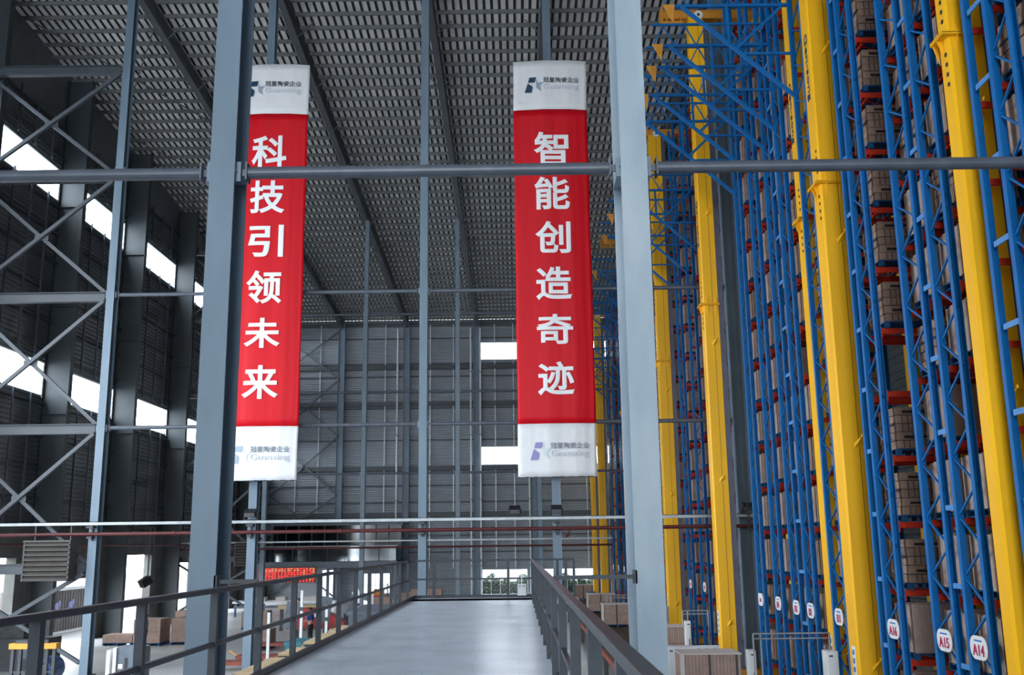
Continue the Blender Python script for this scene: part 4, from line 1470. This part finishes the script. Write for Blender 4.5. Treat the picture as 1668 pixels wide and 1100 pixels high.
    skin('hair', [(0, -0.02, 1.66), (0, -0.05, 1.58), (0, 0.05, 1.705)], [(0, 1), (0, 2)], [(0.088, 0.085), (0.078, 0.05), (0.05, 0.04)], M['hair'], t)
    for s in (-1, 1):
        mb = MB()
        c1, c2 = P((s * 0.11 - 0.045, -0.07, 0.0)), P((s * 0.11 + 0.045, 0.19, 0.07))
        x0, x1 = sorted((c1[0], c2[0])); y0, y1 = sorted((c1[1], c2[1]))
        mb.box(X + x0, X + x1, Y + y0, Y + y1, z0, z0 + 0.07 * k)
        o = mb.build('shoe', M['black'], t)
        bv = o.modifiers.new('round', 'BEVEL'); bv.width = 0.03; bv.segments = 2
    if arms == 'phone':
        q = P((0.10, 0.36, 1.40))
        o = MB().box(X + q[0] - 0.04, X + q[0] + 0.04, Y + q[1] - 0.006, Y + q[1] + 0.006, z0 + q[2] - 0.07, z0 + q[2] + 0.07).build('phone', M['black'], None, (X + q[0], Y + q[1], z0 + q[2]))
        tag(o, 'small black phone held up by the person in the teal shirt', 'phone')
    return t
person(-19.15, 53.0, 0, 'standing person in teal shirt and dark trousers before the carton blocks', 'shirt_teal', 120, 'phone')
person(-14.1, 66.0, 0, 'person in blue jacket standing behind the wooden-topped bench', 'shirt_blue', 150, 'work')
person(-11.15, 55.3, 0, 'person in blue jacket beside the red machine cover', 'shirt_blue', 60, 'work')

# ------------------------------------------------------------------ things on the shop floor, side-wall side
def floor_block(x0, x1, y0, y1, h, label):
    block(x0, x1, y0, y1, 0.14, h, label, straps=(), cap=False)
    skid(x0, x1, y0, y1, 0.0, 'dark pallet under the ' + label)
floor_block(-21.9, -20.35, 54.4, 55.6, 0.55, 'low flat carton block next to the standing person')
floor_block(-20.15, -18.75, 54.0, 55.6, 1.34, 'tall carton block just behind the standing person')
floor_block(-18.35, -16.6, 54.5, 56.2, 1.34, 'tall carton block beside the front column, next to the person')
floor_block(-19.4, -17.6, 58.2, 59.6, 1.5, 'carton block in the second line behind the person')
floor_block(-13.6, -12.4, 51.6, 52.8, 0.95, 'carton block seen through the handrail beside the front column')
floor_block(-17.2, -15.6, 64.0, 65.2, 1.1, 'carton block behind the front column near the side opening')
floor_block(-9.1, -7.9, 63.0, 64.0, 1.9, 'tall carton block under the orange machine by the thin column')
floor_block(-7.4, -5.3, 71.0, 72.2, 2.0, 'pink-brown carton block at the far end of the walkway')
floor_block(-8.6, -7.5, 75.0, 76.0, 1.6, 'carton block beside the thick middle column, far away')

# yellow-topped trestle with a blue motor
t = thing('machine_trestle', 'black trestle with a yellow top bar standing by the corner of the hall', 'trestle', (-16.4, 35, 0))
MB().box(-17.2, -15.6, 34.9, 35.2, 1.68, 1.86).build('top_bar', M['orange'], t)
MB().box(-17.0, -15.9, 34.95, 35.15, 1.86, 1.96).build('upper_bar', M['dark'], t)
for X in (-17.1, -16.85, -15.95, -15.7):
    MB().box(X - 0.05, X + 0.05, 34.98, 35.1, 0, 1.68).build('leg', M['dark'], t)
MB().box(-17.1, -15.7, 35.0, 35.08, 0.9, 0.96).build('crossbar', M['dark'], t)
t = thing('blue_motor', 'dark blue rounded motor under the yellow-topped trestle', 'motor', (-16.4, 36, 0))
MB().tube((-16.4, 35.5, 0.9), (-16.4, 36.6, 0.9), 0.42, 20).build('housing', M['bluebox'], t)
MB().box(-16.75, -16.05, 35.6, 36.5, 0, 0.55).build('foot', M['dark'], t)
MB().tube((-16.4, 35.4, 0.9), (-16.4, 35.5, 0.9), 0.3, 16).build('end_cap', M['dark'], t)
t = thing('dark_machine', 'dark machine block in shadow behind the trestle', 'machine', (-21, 44, 0))
MB().box(-22.6, -19.9, 43.5, 45, 0, 1.3).build('body', M['dark'], t)
MB().box(-22.3, -21.0, 43.8, 44.7, 1.3, 1.9).build('hood', M['dark'], t)
MB().box(-21.0, -20.2, 43.44, 43.5, 0.5, 1.0).build('access_panel', M['panel'], t)
# leaning switch cabinet
t = thing('switch_cabinet', 'slate cabinet with two white edge posts, cut by the bottom of the photo', 'cabinet', (-13.2, 35, 0))
MB().box(-13.55, -12.62, 35.0, 35.5, 0, 1.72).build('body', M['panel'], t)
MB().box(-13.9, -13.78, 34.95, 35.3, 0, 1.6).build('edge_post', M['white'], t)
MB().box(-13.68, -13.57, 34.95, 35.3, 0, 1.68).build('edge_post', M['white'], t)
mb = MB()
for X in (-13.25, -12.95):
    mb.box(X - 0.04, X + 0.04, 34.98, 35.0, 0.5, 1.35)
mb.build('slot', M['black'], t)
MB().box(-13.5, -13.35, 34.98, 35.0, 1.0, 1.15).build('label_plate', M['white'], t)

# white sensor posts and slate guide panels
for k, (X, Y, h, lab) in enumerate([(-10.75, 44.4, 2.2, 'white sensor post nearest the column behind the star banner'),
                                    (-10.4, 47.3, 1.5, 'second white sensor post from the star banner column'),
                                    (-9.9, 47.0, 3.0, 'white sensor post right behind the handrail post with a tall stem'),
                                    (-8.85, 47.5, 2.3, 'white sensor post in front of the red machine cover'),
                                    (-8.55, 55.0, 2.6, 'white sensor post just past the red machine cover'),
                                    (-7.95, 56.0, 2.4, 'short white sensor post beside the wooden crates'),
                                    (-8.4, 66.0, 2.6, 'white sensor post next to the thin column by the crates')]):
    t = thing('sensor_post', lab, 'post', (X, Y, 0), 'white sensor posts')
    MB().box(X - 0.06, X + 0.06, Y - 0.06, Y + 0.06, 0, h).build('stem', M['white'], t)
    MB().box(X - 0.14, X + 0.14, Y - 0.14, Y + 0.14, 0, 0.03).build('foot', M['white'], t)
    MB().box(X - 0.05, X + 0.07, Y - 0.1, Y - 0.06, h * 0.7, h * 0.7 + 0.16).build('sensor_head', M['dark'], t)
for X, Y, z, lab in ((-10.9, 49.5, 1.1, 'slate guide panel nearest the star banner column'), (-9.7, 51.5, 1.25, 'slate guide panel beside the wooden-topped bench')):
    t = thing('guide_panel', lab, 'panel', (X, Y, 0), 'slate guide panels')
    MB().sweep([(-0.32, -0.05), (0.32, -0.05), (0.32, 0.05), (-0.32, 0.05)], (X - 0.1, Y, z), (X + 0.1, Y, z + 1.25), (1, 0, 0)).build('board', M['panel'], t)
    MB().box(X - 0.05, X + 0.05, Y - 0.03, Y + 0.06, 0, z + 0.1).build('stand', M['dark'], t)
# red machine with curved cover
t = thing('packing_machine', 'machine with a curved bright red cover behind the handrail', 'machine', (-11.2, 57, 0))
mb = MB()
N = 12
pr = [(-12.6 + 3.0 * i / N, 1.15 + 0.55 * sin(pi * (0.25 + 0.6 * i / N)) - 0.5 * (i / N) ** 2) for i in range(N + 1)]
vs = [(a, 56.6, 0.75) for a, b in pr] + [(a, 56.6, b) for a, b in pr] + [(a, 57.8, b) for a, b in pr] + [(a, 57.8, 0.75) for a, b in pr]
q = N + 1
fs = []
for i in range(N):
    fs += [(i, i + 1, q + i + 1, q + i), (q + i, q + i + 1, 2 * q + i + 1, 2 * q + i), (2 * q + i, 2 * q + i + 1, 3 * q + i + 1, 3 * q + i)]
fs += [(0, q, 2 * q, 3 * q), (N, 3 * q + N, 2 * q + N, q + N)]
mb.add(vs, fs)
cv = mb.build('cover', M['red'], t)
mb = MB()
for k in range(4):
    mb.box(-11.9 + k * 0.34, -11.65 + k * 0.34, 56.58, 56.6, 1.22 - k * 0.02, 1.42 - k * 0.02)
mb.build('white_print', M['white'], cv)
MB().box(-12.7, -9.5, 56.5, 57.9, 0.55, 0.75).build('bed', M['rust'], t)
for X in (-12.4, -9.9):
    for Y in (56.7, 57.7):
        MB().box(X - 0.08, X + 0.08, Y - 0.08, Y + 0.08, 0, 0.55).build('leg', M['dark'], t)
for X, Y, lab in ((-12.3, 50.6, 'rust-red low trolley in front of the red machine cover'), (-11.4, 45.0, 'rust-red low trolley nearest the star banner column'),
                  (-12.0, 42.6, 'rust-red low trolley at the bottom edge beside the front column')):
    t = thing('low_trolley', lab, 'trolley', (X, Y, 0), 'rust-red low trolleys')
    MB().box(X - 0.9, X + 1.3, Y, Y + 0.9, 0.22, 0.36).build('platform', M['rust'], t)
    for a in (X - 0.7, X + 1.1):
        for b in (Y + 0.1, Y + 0.8):
            MB().tube((a, b - 0.04, 0.11), (a, b + 0.04, 0.11), 0.11, 12).build('wheel', M['black'], t)
    MB().bar((X - 0.9, Y + 0.45, 0.3), (X - 1.3, Y + 0.45, 0.55), 0.05).build('handle', M['orange'], t)
# bench
t = thing('work_bench', 'bench with a thick wooden top beside the blue-jacketed person', 'bench', (-12.7, 63, 0))
MB().box(-14.6, -11.4, 62.4, 63.5, 1.28, 1.48).build('top', M['wood'], t)
for X in (-14.4, -13.0, -11.6):
    MB().box(X - 0.09, X + 0.09, 62.5, 62.7, 0, 1.28).build('leg', M['dark'], t)
t = thing('assembly_table', 'long pale blue-white table line before the display board', 'table', (-17, 76, 0))
MB().box(-21.0, -14.6, 75.4, 77.2, 0.95, 1.1).build('top', M['white'], t)
for X in (-20.8, -18.7, -16.7, -14.8):
    MB().box(X - 0.06, X + 0.06, 75.5, 75.65, 0, 0.95).build('leg', M['bluebox'], t)
MB().box(-20.9, -14.7, 75.45, 75.5, 0.62, 0.8).build('apron', M['panel'], t)
for k, (X, w, lab) in enumerate([(-19.6, 0.9, 'white bundle on the pale table nearest the side wall'), (-17.9, 0.7, 'white bundle in the middle of the pale table'), (-15.8, 1.0, 'white bundle on the pale table end near the bench')]):
    mb = MB().box(X, X + w, 75.7, 76.6, 1.1, 1.38)
    tag(mb.build('wrapped_bundle', M['cap'], None, (X, 76, 1.1)), lab, 'bundle', 'white bundles on the pale table')
# robot-like arm and orange drive on posts
t = thing('pick_arm', 'dark jointed pick-up arm with white hoses before the thin column', 'machine', (-9.6, 59, 0))
MB().box(-9.95, -9.45, 58.7, 59.2, 0, 1.2).build('pedestal', M['dark'], t)
MB().bar((-9.7, 58.9, 1.2), (-9.3, 58.9, 2.3), 0.3).build('lower_arm', M['panel'], t)
MB().bar((-9.3, 58.9, 2.25), (-8.6, 58.8, 2.0), 0.22).build('upper_arm', M['panel'], t)
MB().tube((-9.5, 58.75, 2.3), (-9.1, 58.75, 2.5), 0.09, 10).build('hose', M['white'], t)
t = thing('drive_unit', 'small orange drive unit on top of the tall carton block', 'motor', (-8.5, 63.4, 1.9))
MB().tube((-8.9, 63.4, 2.15), (-8.3, 63.4, 2.15), 0.22, 14).build('motor', M['orange'], t)
MB().box(-8.95, -8.2, 63.2, 63.6, 1.9, 2.0).build('foot', M['red'], t)
# wooden crates beside the walkway
for y0, y1, h, lab in [(22.0, 25.3, 2.3, 'raw pine crate beside the walkway, nearest the camera'), (26.0, 27.8, 2.3, 'short raw pine crate beside the walkway, second in the line'),
                       (29.0, 32.2, 2.3, 'raw pine crate beside the walkway, third in the line'), (32.7, 35.4, 2.3, 'raw pine crate at the far end of the line beside the walkway')]:
    t = thing('wooden_crate', lab, 'crate', (-6.0, y0, 0), 'raw pine crates')
    mb = MB()
    mb.box(-6.0, -5.2, y0, y1, 0.05, h - 0.04)
    mb.build('core', M['dark'], t)
    for q in range(6):
        z = 0.05 + q * (h - 0.1) / 6
        mb = MB()
        mb.box(-6.05, -6.0, y0, y1, z, z + (h - 0.1) / 6 - 0.04).box(-5.2, -5.15, y0, y1, z, z + (h - 0.1) / 6 - 0.04)
        mb.build('plank', M['wood'], t)
    mb = MB()
    n = max(2, int((y1 - y0) / 0.9))
    for i in range(n + 1):
        yy = y0 + (y1 - y0 - 0.1) * i / n
        mb.box(-6.08, -6.05, yy, yy + 0.1, 0, h).box(-5.15, -5.12, yy, yy + 0.1, 0, h)
    mb.build('batten', M['wood'], t)
    MB().box(-6.08, -5.12, y0, y1, h - 0.04, h).build('lid', M['wood'], t)
for X, Y, z, lab in [(-6.95, 33.6, 0.0, 'teal ribbed bin standing beside the pine crates')]:
    t = thing('storage_bin', lab, 'bin', (X, Y, z), 'teal bins')
    MB().box(X - 0.6, X + 0.6, Y, Y + 1.4, 0.1, 1.85).build('body', M['teal'], t)
    mb = MB()
    for q in range(8):
        mb.box(X - 0.63, X + 0.63, Y - 0.03 + q * 0.19, Y + 0.04 + q * 0.19, 0.2, 1.8)
    mb.build('rib', M['teal'], t)
    MB().box(X - 0.66, X + 0.66, Y - 0.06, Y + 1.46, 1.8, 1.92).build('rim', M['teal'], t)
